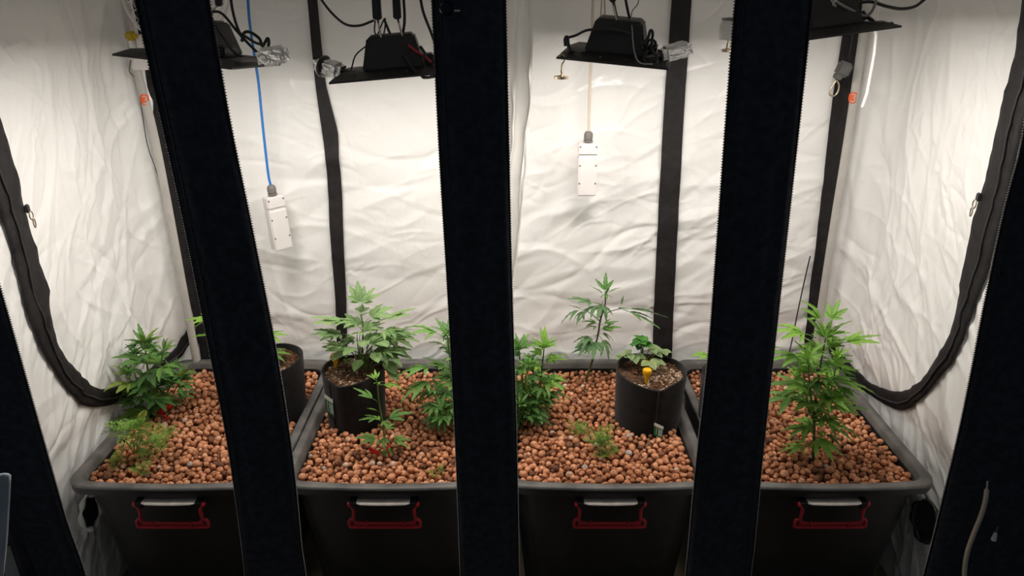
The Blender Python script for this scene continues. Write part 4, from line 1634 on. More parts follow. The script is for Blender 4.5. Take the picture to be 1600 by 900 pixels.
def straw_leaf(mk, seed):
    r_ = random.Random(seed)
    V_, F_, R_ = [], [], []
    for a in (0, -75, 75):
        vs, fs, rib = leaflet_geo(1, 0.40, 12, 0.3, 0.15 + 0.2 * r_.random(), 0.1, 0.15)
        q = Matrix.Rotation(math.radians(a), 3, 'Z') @ Matrix.Rotation(r_.uniform(-0.15, 0.15), 3, 'Y')
        n0 = len(V_)
        V_ += [q @ v_ for v_ in vs]
        F_ += [[x + n0 for x in f] for f in fs]
        R_ += rib
    me = mesh('leaf', V_, F_, M[mk])
    at = me.attributes.new('rib', 'FLOAT', 'POINT')
    at.data.foreach_set('value', np.array(R_, np.float32))
    return me


sp = [straw_leaf('leaf_straw', k) for k in range(3)]
sd = [straw_leaf('leaf_strawd', k) for k in range(3)]
for k, (lb, px, py, az, el, sz, yo) in enumerate((
        (sd, 1002, 538, 0.9, 0.5, 0.038, 0.0), (sd, 1000, 536, -1.2, 0.3, 0.036, -0.01), (sd, 1004, 534, 2.6, 0.6, 0.034, 0.01), (sd, 998, 540, PI, 0.2, 0.030, 0),
        (sp, 985, 553, PI + 0.2, 0.0, 0.036, -0.01), (sp, 992, 556, -1.6, -0.1, 0.036, -0.02), (sp, 1016, 545, 0.1, 0.1, 0.036, 0.0), (sp, 1022, 552, 0.5, 0.1, 0.032, 0.01),
        (sp, 1015, 566, -1.2, -0.1, 0.036, -0.04), (sp, 1024, 566, -0.4, 0.0, 0.034, -0.03), (sp, 970, 556, PI - 0.3, -0.2, 0.026, 0.0), (sp, 1036, 550, 0.0, 0.1, 0.028, 0.02))):
    q = at_y(px, py, b0.y + yo)
    stem(t, [b0 + Vector((0, 0, -0.008)), (b0 + q) / 2 + Vector((0, 0, 0.012)), q], 0.0016, 0.0012, M['stemy'] if lb is sp else M['stem'], 'stalk')
    put_leaf(t, lb[k % 3], q, az, el, sz)


# feathery plants
def frond_mesh(seed, mk):
    r_ = random.Random(seed)
    vs, fs, rib = [], [], []

    def needle(p, d, l, w_):
        n0 = len(vs)
        side = d.cross(Vector((0, 0, 1)))
        if side.length < 1e-4:
            side = Vector((1, 0, 0))
        side = side.normalized() * w_
        mid = p + d * l * 0.55
        vs.extend([p - side * 0.5, p + side * 0.5, mid + side, p + d * l, mid - side])
        fs.append((n0, n0 + 1, n0 + 2, n0 + 3, n0 + 4))
        rib.extend([0, 0, 0, 0, 0])
    b = B()
    ax = [Vector((0, t_, 0.18 * t_ - 0.28 * t_ * t_)) for t_ in np.linspace(0, 1, 7)]
    b.tube(ax, [0.016 - 0.0017 * i for i in range(7)], 4)
    vs.extend(b.v)
    fs.extend([list(f) for f in b.f])
    rib.extend([0.8] * len(b.v))
    for k in range(7):
        t_ = 0.22 + 0.78 * k / 6
        p = Vector((0, t_, 0.18 * t_ - 0.28 * t_ * t_))
        l = 0.36 * math.sin(PI * (0.25 + 0.72 * t_)) + 0.06
        for s in (-1, 1):
            d = Vector((s * 0.85, 0.6, r_.uniform(-0.1, 0.35))).normalized()
            needle(p, d, l, 0.019)
            for q in (0.5,):
                pp = p + d * l * q
                for s2 in (-1, 1):
                    d2 = (d + Vector((-d.y, d.x, 0)) * s2 * 0.9 + Vector((0, 0, r_.uniform(-0.2, 0.5)))).normalized()
                    needle(pp, d2, l * 0.5, 0.018)
    me = mesh('frond', vs, fs, M[mk])
    at = me.attributes.new('rib', 'FLOAT', 'POINT')
    at.data.foreach_set('value', np.array(rib, np.float32))
    return me


FR = [frond_mesh(k, 'fern') for k in range(4)]


def feather(base_px, label, crowns, seed, name='feathery_herb'):
    t, p = plant(name, base_px, label, 'plant', 'feathery low herbs')
    r_ = random.Random(seed)
    for (px, py, n_, sz, up) in crowns:
        c = at_z(px, py, BED_Z + up)
        c.y = min(max(c.y, TUB_Y0 + 0.05), TUB_Y1 - 0.06)
        stem(t, [p, (p + c) / 2 + Vector((0, 0, 0.008)), c], 0.0022, 0.0014, M['stemy'], 'stalk')
        for k in range(n_):
            put_leaf(t, r_.choice(FR), c + Vector((0, 0, 0.004 * (k % 4))), 2.4 * k + r_.uniform(-0.3, 0.3), r_.uniform(0.0, 1.05), sz * r_.uniform(0.6, 1.15), r_.uniform(-0.6, 0.6), 'frond')
    return t


feather((213, 715), 'spreading feathery green herb at the front left of the leftmost tub',
        [(205, 678, 10, 0.068, 0.10), (222, 684, 6, 0.05, 0.08), (236, 703, 9, 0.062, 0.03), (256, 692, 8, 0.055, 0.035), (210, 706, 4, 0.045, 0.015), (230, 718, 5, 0.045, 0.01), (190, 682, 5, 0.05, 0.10), (218, 666, 6, 0.05, 0.11)], 61)
feather((180, 728), 'small dull feathery sprig left of the front of the leftmost tub', [(180, 726, 9, 0.042, 0.005)], 62)
feather((218, 742), 'small star-shaped bright herb nearest the front rim of the leftmost tub', [(218, 740, 9, 0.038, 0.006)], 63)
feather((940, 700), 'bright feathery herb standing in the middle of the third tub', [(938, 690, 12, 0.046, 0.035), (936, 700, 9, 0.04, 0.02), (945, 684, 8, 0.038, 0.045)], 64)
feather((940, 718), 'feathery sprig in front of the bright herb in the third tub', [(944, 715, 8, 0.036, 0.004), (955, 708, 6, 0.034, 0.006)], 65)
feather((905, 682), 'low feathery sprig left behind the bright herb in the third tub', [(908, 678, 9, 0.038, 0.004), (897, 672, 5, 0.03, 0.004)], 66)
feather((683, 746), 'tiny yellowish sprout near the front rim of the second tub', [(678, 745, 5, 0.022, 0.004), (688, 740, 4, 0.02, 0.004)], 67, 'tiny_sprout')
# weeds in the fourth pot
pz4 = pots[3][2]
b1 = at_z(1196, 592, pz4)
t2 = empty('seedling', b1, 'thin weedy sprout in the pot behind the rightmost black strip', 'seedling')
for k in range(6):
    q = b1 + Vector((0.02 * math.cos(k * 1.1) + 0.008, 0.015 * math.sin(k * 1.1), 0.018 + 0.004 * (k % 3)))
    stem(t2, [b1 + Vector((0, 0, -0.006)), (b1 + q) / 2 + Vector((0, 0, 0.006)), q], 0.001, 0.0008, M['stemy'], 'stalk')
    put_leaf(t2, ov[k % 3], q, k * 1.1, 0.1, 0.012)

# 10: plant in the right tub
t, p = plant('leafy_plant', (1271, 722), 'tall bright green plant with many tiers of leaves standing in the rightmost tub', 'plant', HG)
rr = random.Random(10)
Y = p.y
shoot(t, [p] + line_at([(1272, 680), (1273, 640), (1278, 600), (1284, 560), (1290, 528)], Y), 'leaf_fresh', rr, 12, 0.085, 0.075, 0.12, 0.05, 0.55, 5, 0.7, 6, 0.075, phase=0.15, r0=0.005, sm='stemb')
for pts, yo in (([(1262, 630), (1255, 585)], 0.02), ([(1298, 610), (1308, 560)], 0.04), ([(1265, 600), (1262, 560)], -0.05), ([(1288, 650), (1302, 625)], -0.04)):
    shoot(t, [at_y(1272, 660, Y)] + [at_y(pts[0][0], pts[0][1], Y + yo * 0.6), at_y(pts[1][0], pts[1][1], Y + yo)], 'leaf_fresh', rr, 4, 0.06, 0.055, 0.35, 0.1, 0.6, 5, 0.5, 5, 0.05, name='branch', r0=0.003, r1=0.0015)
lib = leaf_lib('leaf_fresh')
libm = leaf_lib('leaf_mid')
for (lb, px, py, az, el, sz, nl) in ((libm, 1255, 620, PI + 0.1, 0.0, 0.105, 3), (lib, 1295, 598, -0.1, 0.05, 0.1, 3), (lib, 1275, 528, PI - 0.1, 0.3, 0.085, 5), (lib, 1300, 540, 0.05, 0.2, 0.095, 5),
                                     (lib, 1287, 512, 2.2, 0.85, 0.06, 5), (lib, 1292, 512, 0.7, 0.85, 0.06, 5), (lib, 1265, 560, PI + 0.15, 0.2, 0.085, 5), (libm, 1262, 605, PI - 0.1, 0.15, 0.09, 3),
                                     (libm, 1295, 640, 0.0, 0.1, 0.085, 3), (libm, 1280, 680, -0.3, 0.1, 0.06, 3), (libm, 1262, 670, PI, 0.0, 0.055, 3), (libm, 1285, 560, -1.5, -0.2, 0.05, 3), (libm, 1270, 590, -1.7, 0.0, 0.055, 3)):
    put_leaf(t, rr.choice(lb[nl]), at_y(px, py, Y - 0.01), az, el, sz, rr.uniform(-0.2, 0.2))

# 11: plant hidden behind right strip, in the fourth pot
b0 = Vector((POTS[3][0], POTS[3][1], pz4 - 0.01))
t = empty('leafy_plant', b0, 'plant hidden behind the rightmost black strip, leaf tips showing on both sides', 'plant', HG)
rr = random.Random(11)
shoot(t, [b0, at_y(1150, 580, b0.y), at_y(1148, 555, b0.y)], 'leaf_mid', rr, 4, 0.06, 0.05, 0.35, 0.1, 0.7, 5, 0.3, 4, 0.04, r0=0.0035)
lib = leaf_lib('leaf_fresh')
for (px, py, az, el, x0) in ((1182, 549, 0.1, 0.1, 1150), (1118, 556, PI + 0.1, 0.1, 1148)):
    Yq = b0.y + 0.03
    stem(t, [at_y(x0, 570, b0.y), at_y((x0 + px) / 2, (570 + py) / 2 - 4, Yq), at_y(px, py, Yq)], 0.002, 0.0014, M['stem'], 'branch')
    put_leaf(t, lib[5][0], at_y(px, py, Yq), az, el, 0.058)


# red clips
def clip(px, py, label, az, ring_px=()):
    p = px_on_bed(px, py)
    t = empty('plant_clip', p, label, 'clip', 'red plastic plant clips')
    b = B()
    R = Matrix.Rotation(az, 3, 'Z') @ Matrix.Rotation(-0.45, 3, 'Y')
    b.box(R @ Vector((0.022, 0, 0.010)), (0.044, 0.012, 0.014), R, bev=0.004)
    b.obj('clip_grip', M['redclip'], t)
    b = B()
    b.tube(smooth_path([(0.0, 0, 0.006), (0.012, -0.012, 0.004), (0.028, -0.022, 0.001), (0.036, -0.03, 0.0)], 5), 0.0028, 6)
    b.tube(smooth_path([(0.0, 0, 0.006), (-0.012, 0.002, 0.006), (-0.024, -0.004, 0.002)], 5), 0.0028, 6)
    b.obj('clip_arm', M['redclip'], t, smooth=True)
    return t


clip(252, 648, 'red plastic plant clip on the pebbles at the foot of the dark bushy plant', 0.45)
p = px_on_bed(598, 712)
t = empty('plant_clip', p, 'red plastic clip and ring around the foot of the slender plant', 'clip', 'red plastic plant clips')
b = B()
R = Matrix.Rotation(PI - 0.3, 3, 'Z') @ Matrix.Rotation(-0.35, 3, 'Y')
b.box(Vector((-0.022, -0.005, 0.018)), (0.036, 0.010, 0.013), R, bev=0.004)
b.obj('clip_grip', M['redclip'], t)
b = B()
ring = [Vector((0.004 + 0.0155 * math.cos(a), -0.004, 0.008 + 0.020 * math.sin(a))) for a in np.linspace(0, 2 * PI, 25)[:-1]]
b.tube(ring, 0.0018, 6, close=True)
b.tube(smooth_path([(0.012, 0.004, 0.02), (0.026, 0.01, 0.035), (0.034, 0.012, 0.055)], 5), 0.0022, 6)
b.obj('clip_ring', M['redclip'], t, smooth=True)


# ------------------------------------------------------------------ lamps
def make_lamp(name, L, R, tilt, label, power=1.0, W=0.30, Dp=0.205, flipx=1):
    """L, R: world ends of the near lower edge"""
    x = (R - L)
    Wd = x.length
    x.normalize()
    yv = Vector((0, 0, 1)).cross(x)
    yv.normalize()
    yv = (yv + Vector((0, 0, math.tan(tilt)))).normalized()
    zv = x.cross(yv).normalized()
    mt = Matrix((x, yv, zv)).transposed().to_4x4()
    mt.translation = (L + R) / 2
    t = empty(name, (0, 0, 0), label, 'lamp', 'hanging grow lamps')
    t.matrix_basis = mt
    hw = Wd / 2
    # shallow hipped reflector: thin shell
    b = B()
    top_in = 0.028
    o0 = [Vector((-hw, 0, 0)), Vector((hw, 0, 0)), Vector((hw, Dp, 0)), Vector((-hw, Dp, 0))]
    o1 = [Vector((-hw + top_in, top_in, 0.014)), Vector((hw - top_in, top_in, 0.014)), Vector((hw - top_in, Dp - top_in, 0.014)), Vector((-hw + top_in, Dp - top_in, 0.014))]
    th = Vector((0, 0, 0.004))
    vs = o0 + [q + th for q in o0] + [q + th for q in o1] + o1
    fs = []
    for i in range(4):
        j = (i + 1) % 4
        fs += [(i, j, 4 + j, 4 + i), (4 + i, 4 + j, 8 + j, 8 + i), (12 + i, 12 + j, j, i)]
    fs += [(8, 9, 10, 11), (15, 14, 13, 12)]
    b.add(vs, fs)
    b.obj('reflector_plate', M['lamp'], t, auto=True)
    for sx in (-0.09, -0.03, 0.03, 0.09):
        b = B()
        b.lathe([(0.0, 0.0), (0.003, 0.0), (0.003, 0.0025), (0.0, 0.003)], 8, Matrix.Translation((sx, 0.016, 0.0105)))
        b.obj('screw', M['dgrey_pl'], t)
    # driver housing, a truncated pyramid
    b = B()
    b.box((0.0 * flipx, Dp * 0.5, 0.018 + 0.036), (0.146, 0.145, 0.072), taper=(0.76, 0.62), bev=0.004)
    b.obj('driver_housing', M['lamp'], t)
    b = B()
    b.box((0, Dp * 0.5, 0.018 + 0.072), (0.10, 0.07, 0.006), bev=0.002)
    b.obj('housing_cap', M['dgrey_pl'], t)
    b = B()
    b.box((0.085 * flipx, Dp * 0.42, 0.03), (0.024, 0.06, 0.026), bev=0.004)
    b.obj('terminal_block', M['lamp'], t)
    # LED board, gives the light
    b = B()
    b.box((0, Dp / 2, 0.009), (Wd - 0.08, Dp - 0.07, 0.004))
    b.obj('led_board', M['led'], t)
    ld = D.lights.new('lamp_light', 'AREA')
    ld.shape = 'RECTANGLE'
    ld.size = Wd - 0.07
    ld.size_y = Dp - 0.06
    ld.energy = LAMP_WATTS * power
    ld.color = LAMP_COLOR
    lo = D.objects.new('lamp_light', ld)
    C.objects.link(lo)
    lo.parent = t
    lo.location = (0, Dp / 2, 0.003)
    return t, mt


def cordt(name, pts, r, m, label, cat, group=None, n=7):
    pts = smooth_path(pts, 8)
    b = B()
    b.tube(pts, r, n)
    o = b.obj(name, m, None, smooth=True)
    if label:
        tag(o, label, cat, group)
    return o


def cord_part(name, pts, r, m, parent):
    b = B()
    b.tube(smooth_path(pts, 8), r, 7)
    return b.obj(name, m, parent, world=True, smooth=True)


lamp1, m1 = make_lamp('grow_lamp', at_y(175, 87, 1.72), at_y(362, 109, 1.65), -0.05, 'black hanging grow lamp at the far left, partly behind the leftmost strip')
lamp2, m2 = make_lamp('grow_lamp', at_y(514, 132, 1.72), at_y(716, 114, 1.75), 0.0, 'black hanging grow lamp second from the left, beside the middle strip with red wire', 0.82)
lamp3, m3 = make_lamp('grow_lamp', at_y(869, 92, 1.80), at_y(1045, 110, 1.74), 0.07, 'black hanging grow lamp third from the left, magnetic hook on its edge', 0.76)
lamp4, m4 = make_lamp('grow_lamp', at_y(1236, 67, 1.66), at_y(1409, 43, 1.74), -0.05, 'black hanging grow lamp at the far right, partly behind the rightmost strip')


# hanging gear: black ratchet bodies with steel hooks above each lamp
def hanger(bottom, top_px, Yh, hook_px, label, bodylen=0.11, r=0.0075):
    """bottom: world point on the lamp; top_px: lower end of the ratchet body in the picture"""
    p = at_y(*top_px, Yh)
    t = empty('rope_ratchet', p, label, 'hanger', 'rope ratchets holding the lamps')
    b = B()
    b.box(p + Vector((0, 0, bodylen / 2)), (2 * r, 2 * r, bodylen), taper=(0.9, 0.9), bev=0.003)
    b.obj('ratchet_body', M['cord'], t, world=True)
    b = B()
    b.tube([p + Vector((0, 0, 0.004)), p.lerp(bottom, 0.5), bottom], 0.0024, 6)
    b.obj('steel_hook', M['steel'], t, world=True, smooth=True)
    b = B()
    b.tube([p + Vector((0, 0, bodylen - 0.004)), Vector((p.x, p.y, TOP_Z))], 0.0035, 6)
    b.obj('rope', M['cord'], t, world=True, smooth=True)


def lp(mt, x, y, z):
    return mt @ Vector((x, y, z))


hanger(lp(m1, 0.01, 0.06, 0.072), (343, 10), 1.74, None, 'black rope ratchet above the far left lamp')
hanger(lp(m2, -0.02, 0.06, 0.078), (590, 31), 1.80, None, 'left of the two black rope ratchets above the second lamp', r=0.010)
hanger(lp(m2, 0.03, 0.06, 0.083), (621, 30), 1.81, None, 'right of the two black rope ratchets above the second lamp', r=0.009)
hanger(lp(m3, 0.0, 0.06, 0.075), (957, 4), 1.85, None, 'black rope ratchet above the third lamp, by the magnetic hook')
hanger(lp(m4, 0.04, 0.08, 0.09), (1330, -20), 1.78, None, 'black rope ratchet above the far right lamp')

# cables over the lamps
Y1 = 1.74
CG = 'cables hanging over the lamps'
cordt('power_cord', [at_y(360, -40, Y1), at_y(362, 8, Y1), at_y(373, 48, Y1), at_y(385, 58, Y1), at_y(400, 67, Y1), at_y(412, 70, Y1)], 0.0032, M['cord'], 'black cord running down to the far left lamp on its right side', 'cable', CG)
cordt('power_cord', [at_y(322, 20, Y1), at_y(345, 20, Y1), at_y(368, 46, Y1), at_y(386, 66, Y1), at_y(402, 82, Y1)], 0.0032, M['cord'], 'black cord slanting from the leftmost strip to the foil wrapped box', 'cable', CG)
cordt('power_cord', [at_y(378, 65, Y1), at_y(381, 52, Y1), at_y(390, 50, Y1), at_y(405, 60, Y1), at_y(410, 72, Y1), at_y(418, 60, Y1), at_y(420, 68, Y1), at_y(418, 76, Y1)], 0.0036, M['cord'], 'black cord looped above the foil box of the far left lamp', 'cable', CG)
cordt('power_cord', [at_y(330, 30, Y1), at_y(350, 60, Y1), at_y(370, 85, Y1 - .02), at_y(398, 92, Y1 - .04)], 0.0028, M['cord'], 'black cord lying against the housing of the far left lamp', 'cable', CG)
Y2 = 1.83
cordt('power_cord', [at_y(498, -6, Y2), at_y(518, 20, Y2), at_y(540, 38, Y2), at_y(562, 40, Y2), at_y(584, 32, Y2)], 0.0030, M['cord'], 'black cord sagging from the upper left to the second lamp', 'cable', CG)
cordt('power_cord', [at_y(586, 32, Y2), at_y(586, 52, Y2), at_y(598, 56, Y2), at_y(602, 38, Y2), at_y(600, 30, Y2), at_y(586, 62, Y2), at_y(572, 72, Y2), at_y(556, 86, Y2), at_y(550, 104, Y2), at_y(546, 118, Y2 - .02)], 0.0018, M['cord'], 'thin black wire looping down to the left end of the second lamp', 'cable', CG)
cordt('power_cord', [at_y(600, 30, Y2), at_y(612, 58, Y2), at_y(622, 72, Y2 - 0.03), at_y(640, 100, Y2 - 0.07), at_y(652, 116, Y2 - 0.08)], 0.0032, M['cord'], 'black cord crossing the housing of the second lamp', 'cable', CG)
cordt('power_cord', [at_y(628, -30, Y2), at_y(632, 20, Y2), at_y(630, 48, Y2), at_y(620, 64, Y2), at_y(604, 70, Y2), at_y(602, 66, Y2), at_y(618, 65, Y2), at_y(640, 70, Y2)], 0.0034, M['cord'], 'black cord dropping beside the right ratchet of the second lamp', 'cable', CG)
cordt('power_cord', [at_y(654, -30, Y2), at_y(660, 14, Y2), at_y(674, 52, Y2), at_y(684, 80, Y2)], 0.0034, M['cord'], 'black cord dropping along the left edge of the middle strip', 'cable', CG)
cordt('signal_wire', [at_y(638, 70, 1.780), at_y(650, 80, 1.780), at_y(666, 90, 1.780), at_y(684, 108, 1.780)], 0.0030, M['redcord'], 'dark red wire at the right end of the second lamp', 'cable', CG)
cordt('power_cord', [at_y(656, 72, 1.780), at_y(664, 86, 1.780), at_y(655, 96, 1.780), at_y(668, 108, 1.780), at_y(682, 92, 1.780), at_y(700, 100, 1.780), at_y(690, 116, 1.770), at_y(664, 121, 1.750), at_y(658, 116, 1.750)], 0.004, M['cord'], 'black cord coiled at the right end of the second lamp', 'cable', CG)
Y3 = 1.865
cordt('power_cord', [at_y(886, 66, Y3 - .03), at_y(885, 60, Y3 - .03), at_y(900, 55, Y3 - .03), at_y(918, 47, Y3 - .06), at_y(945, 46, Y3 - .06), at_y(975, 50, Y3 - .06), at_y(996, 62, Y3 - .06), at_y(1006, 76, Y3 - .08)], 0.0032, M['cord'], 'black cord wrapped over the housing of the third lamp', 'cable', CG)
cordt('power_cord', [at_y(884, 72, Y3 - .05), at_y(883, 62, Y3 - .05), at_y(886, 58, Y3 - .05), at_y(888, 70, Y3 - .05), at_y(892, 80, Y3 - .05), at_y(904, 84, Y3 - .05), at_y(915, 82, Y3 - 0.06)], 0.0045, M['cord'], 'thick black cord bend at the left end of the third lamp', 'cable', CG)
cordt('power_cord', [at_y(955, -20, Y3), at_y(962, 22, Y3), at_y(972, 46, Y3)], 0.0040, M['cord'], 'thick black cord rising behind the ratchet of the third lamp', 'cable', CG)
cordt('power_cord', [at_y(974, -20, Y3), at_y(982, 22, Y3), at_y(990, 44, Y3 - .05), at_y(998, 62, Y3 - .06), at_y(1010, 72, Y3 - .07)], 0.0034, M['cord'], 'black cord dropping to the right end of the third lamp', 'cable', CG)
cordt('signal_wire', [at_y(998, -20, Y3), at_y(997, 5, Y3), at_y(987, 20, Y3), at_y(988, 50, Y3 - .08), at_y(991, 80, Y3 - .12), at_y(1000, 98, Y3 - .13), at_y(1020, 100, Y3 - .13)], 0.0015, M['grey_cord'], 'thin grey wire dropping to the right end of the third lamp', 'cable', CG)
cordt('power_cord', [at_y(1002, 70, 1.790), at_y(1012, 60, 1.790), at_y(1016, 48, 1.790), at_y(1020, 52, 1.790), at_y(1018, 76, 1.780), at_y(1026, 88, 1.770), at_y(1026, 98, 1.760), at_y(1014, 102, 1.760), at_y(1006, 92, 1.770), at_y(1012, 78, 1.780)], 0.0034, M['cord'], 'black cord tangled at the right end of the third lamp', 'cable', CG)
cordt('power_cord', [at_y(1008, 74, 1.800), at_y(1016, 62, 1.800), at_y(1024, 66, 1.800), at_y(1022, 76, 1.790), at_y(1008, 80, 1.790)], 0.0030, M['cord'], 'small black cord loop behind the tangle of the third lamp', 'cable', CG)
cordt('hanging_wire', [at_y(944, -60, 1.88), at_y(939, 18, 1.88), at_y(938, 46, 1.88)], 0.0016, M['beige'], 'left of two thin pale wires holding the third lamp', 'wire', 'pale wires of the third lamp')
cordt('hanging_wire', [at_y(942, -60, 1.88), at_y(945, 18, 1.88), at_y(945, 48, 1.88)], 0.0016, M['brass'], 'right of two thin pale wires holding the third lamp', 'wire', 'pale wires of the third lamp')
Y4 = 1.78
cordt('power_cord', [at_y(1342, 4, Y4), at_y(1362, 3, Y4), at_y(1385, 10, Y4), at_y(1408, 14, Y4), at_y(1430, 10, Y4), at_y(1448, -4, Y4)], 0.0038, M['cord'], 'black cord sagging to the upper right of the far right lamp', 'cable', CG)
cordt('power_cord', [at_y(1330, -10, Y4), at_y(1334, 12, Y4), at_y(1350, 24, Y4), at_y(1364, 33, Y4 - .02), at_y(1362, 40, Y4 - .03), at_y(1345, 36, Y4 - .03), at_y(1380, 38, Y4 - .03), at_y(1394, 37, Y4 - .01)], 0.0042, M['cord'], 'black cord lying on the right end of the far right lamp', 'cable', CG)
cordt('steel_rod', [at_y(1296, -6, 1.72), at_y(1316, 8, 1.74), at_y(1340, 20, 1.76), at_y(1352, 25, 1.77), at_y(1362, 18, 1.77), at_y(1368, 4, 1.77), at_y(1372, -20, 1.77)], 0.0030, M['grey_cord'], 'grey wire bent in a V above the far right lamp', 'wire')
cordt('hook_wire', [at_y(1293, -10, 1.70), at_y(1300, 2, 1.70), at_y(1306, 10, 1.70), at_y(1302, 6, 1.70), at_y(1310, -8, 1.70)], 0.0022, M['steel'], 'bright steel hook at the top of the far right lamp', 'hook')
cordt('white_strap', [Vector((at_y(1374, 0, 2.0).x, 2.0, TOP_Z)), at_y(1372, 10, 2.0), at_y(1369, 55, 2.0), at_y(1366, 85, 2.0), at_y(1360, 118, 2.0), at_y(1354, 148, 2.0), at_y(1347, 168, 2.0)], 0.0042, M['white_pl'], 'white cord end hanging beside the back right pole', 'cord')


# foil wrapped boxes
def foil(cpx, Yf, size, rotz, roty, label, seed, band=None):
    c = at_y(*cpx, Yf)
    t = empty('foil_wrapped_box', c, label, 'box', 'foil wrapped boxes on the lamps')
    bm = bmesh.new()
    bmesh.ops.create_cube(bm, size=1)
    bmesh.ops.bevel(bm, geom=bm.edges[:], offset=0.16, segments=2, affect='EDGES')
    bmesh.ops.subdivide_edges(bm, edges=bm.edges[:], cuts=4, use_grid_fill=True)
    R_ = Matrix.Rotation(rotz, 3, 'Z') @ Matrix.Rotation(roty, 3, 'Y')
    for q in bm.verts:
        d = q.co.copy()
        nz = mnoise.noise(d * 5 + Vector((seed, 0, 0))) * 0.10 + abs(mnoise.noise(d * 11 + Vector((seed, 3, 0)))) * 0.08
        d *= (1 + nz)
        q.co = R_ @ Vector((d.x * size[0], d.y * size[1], d.z * size[2]))
    me = D.meshes.new('foil_wrap')
    bm.to_mesh(me)
    bm.free()
    me.materials.append(M['foil'])
    link('foil_wrap', me, t)
    if band is not None:
        b = B()
        x = band * size[0]
        prof = [Vector((x, math.cos(a) * size[1] * 0.60, math.sin(a) * size[2] * 0.60)) for a in np.linspace(0, 2 * PI, 25)[:-1]]
        b.tube([R_ @ q for q in prof], 0.006, 6, close=True)
        b.obj('tape_band', M['cord'], t, smooth=True)
    return t


foil((427, 87), 1.70, (0.066, 0.05, 0.038), 0.15, -0.15, 'crumpled foil wrapped box at the right end of the far left lamp', 3)
foil((515, 106), 1.80, (0.066, 0.05, 0.034), -0.2, 0.22, 'foil wrapped box with a black band at the left end of the second lamp', 9, -0.22)
foil((1055, 80), 1.79, (0.068, 0.05, 0.034), 0.1, -0.24, 'foil wrapped box at the right end of the third lamp', 15)
# short leads holding the foil boxes to their lamps
b = B()
b.tube(smooth_path([at_y(404, 92, 1.70), at_y(385, 93, 1.70), at_y(366, 96, 1.70)], 5), 0.006, 7)
b.obj('foil_sleeve', M['grey_pl'], lamp1, world=True, smooth=True)
b = B()
b.tube(smooth_path([at_y(538, 112, 1.79), at_y(556, 115, 1.785), at_y(575, 118, 1.78)], 5), 0.007, 7)
b.obj('foil_sleeve', M['dgrey_pl'], lamp2, world=True, smooth=True)
b = B()
b.tube(smooth_path([at_y(1032, 86, 1.79), at_y(1018, 90, 1.79), at_y(1000, 93, 1.79)], 5), 0.007, 7)
b.obj('foil_sleeve', M['grey_pl'], lamp3, world=True, smooth=True)


# magnetic hooks
def magnet_hook(px_disc, Yh, wpx, label, extra=None):
    p = at_y(*px_disc, Yh)
    t = empty('magnetic_hook', p, label, 'hook', 'magnetic hooks hanging upside down')
    b = B()
    r = wpx / 2 / FPX * 1.75
    b.lathe([(0.0, -0.003), (r, -0.003), (r, 0.003), (r * 0.5, 0.0035), (0.003, 0.006), (0.003, 0.017), (0.0, 0.017)], 18)
    b.obj('magnet', M['brass'], t)
    b = B()
    b.tube(smooth_path([(0, 0, 0.015), (0.001, 0, 0.03), (0.007, 0, 0.040), (0.0055, 0, 0.050), (-0.003, 0, 0.053), (-0.006, 0, 0.047)], 6), 0.0018, 7)
    b.obj('hook', M['brass'], t, smooth=True)
    return t


magnet_hook((877, 121), 1.80, 23, 'small brass-coloured magnetic hook hanging from the left edge of the third lamp')
magnet_hook((1136, 79), 1.90, 18, 'small magnetic hook under the white cup beside the rightmost strip')
p = at_y(1141, 47, 1.90)
t = empty('white_cup', p, 'white round plastic holder half behind the rightmost strip, above a magnetic hook', 'holder')
b = B()
b.lathe([(0.0, -0.022), (0.026, -0.022), (0.027, 0.010), (0.022, 0.022), (0.0, 0.024)], 24)
b.obj('cup_body', M['white_pl'], t)
b = B()
b.lathe([(0.0, 0.022), (0.022, 0.022), (0.024, 0.028), (0.0, 0.03)], 24)
b.obj('cup_lid', M['grey_pl'], t)
b = B()
b.tube([Vector((0.005, 0, 0.028)), Vector((0.005, 0, TOP_Z - p.z))], 0.0015, 6)
b.obj('cord', M['grey_cord'], t)

# grey rope ratchet with carabiner by the right pole
p = at_y(1318, 108, 2.20)
t = empty('rope_ratchet', p, 'grey rope ratchet with a steel carabiner hanging in front of the back right corner', 'hanger', 'rope ratchets holding the lamps')
b = B()
R_ = Matrix.Rotation(0.32, 3, 'Y')
b.box((0, 0, 0), (0.042, 0.022, 0.042), R_, bev=0.006)
b.box(R_ @ Vector((-0.006, 0, -0.024)), (0.024, 0.018, 0.016), R_, bev=0.003)
b.obj('ratchet_body', M['dgrey_pl'], t)
b = B()
c0 = R_ @ Vector((-0.006, 0, -0.034))
loop = [c0 + Vector((0.0, -0.002, 0)), c0 + Vector((0.010, -0.002, -0.014)), c0 + Vector((0.010, -0.002, -0.034)), c0 + Vector((0.0, -0.002, -0.046)), c0 + Vector((-0.013, -0.002, -0.042)), c0 + Vector((-0.014, -0.002, -0.030)), c0 + Vector((-0.005, -0.002, -0.010))]
b.tube(smooth_path(loop + [loop[0]], 5)[:-1], 0.0023, 7, close=True)
b.obj('carabiner', M['brass'], t, smooth=True)
b = B()
b.tube([R_ @ Vector((0.004, 0, 0.018)), Vector((0.01, 0, 0.2)), Vector((0.01, 0, TOP_Z - p.z))], 0.0022, 6)
b.obj('rope', M['cord'], t, smooth=True)


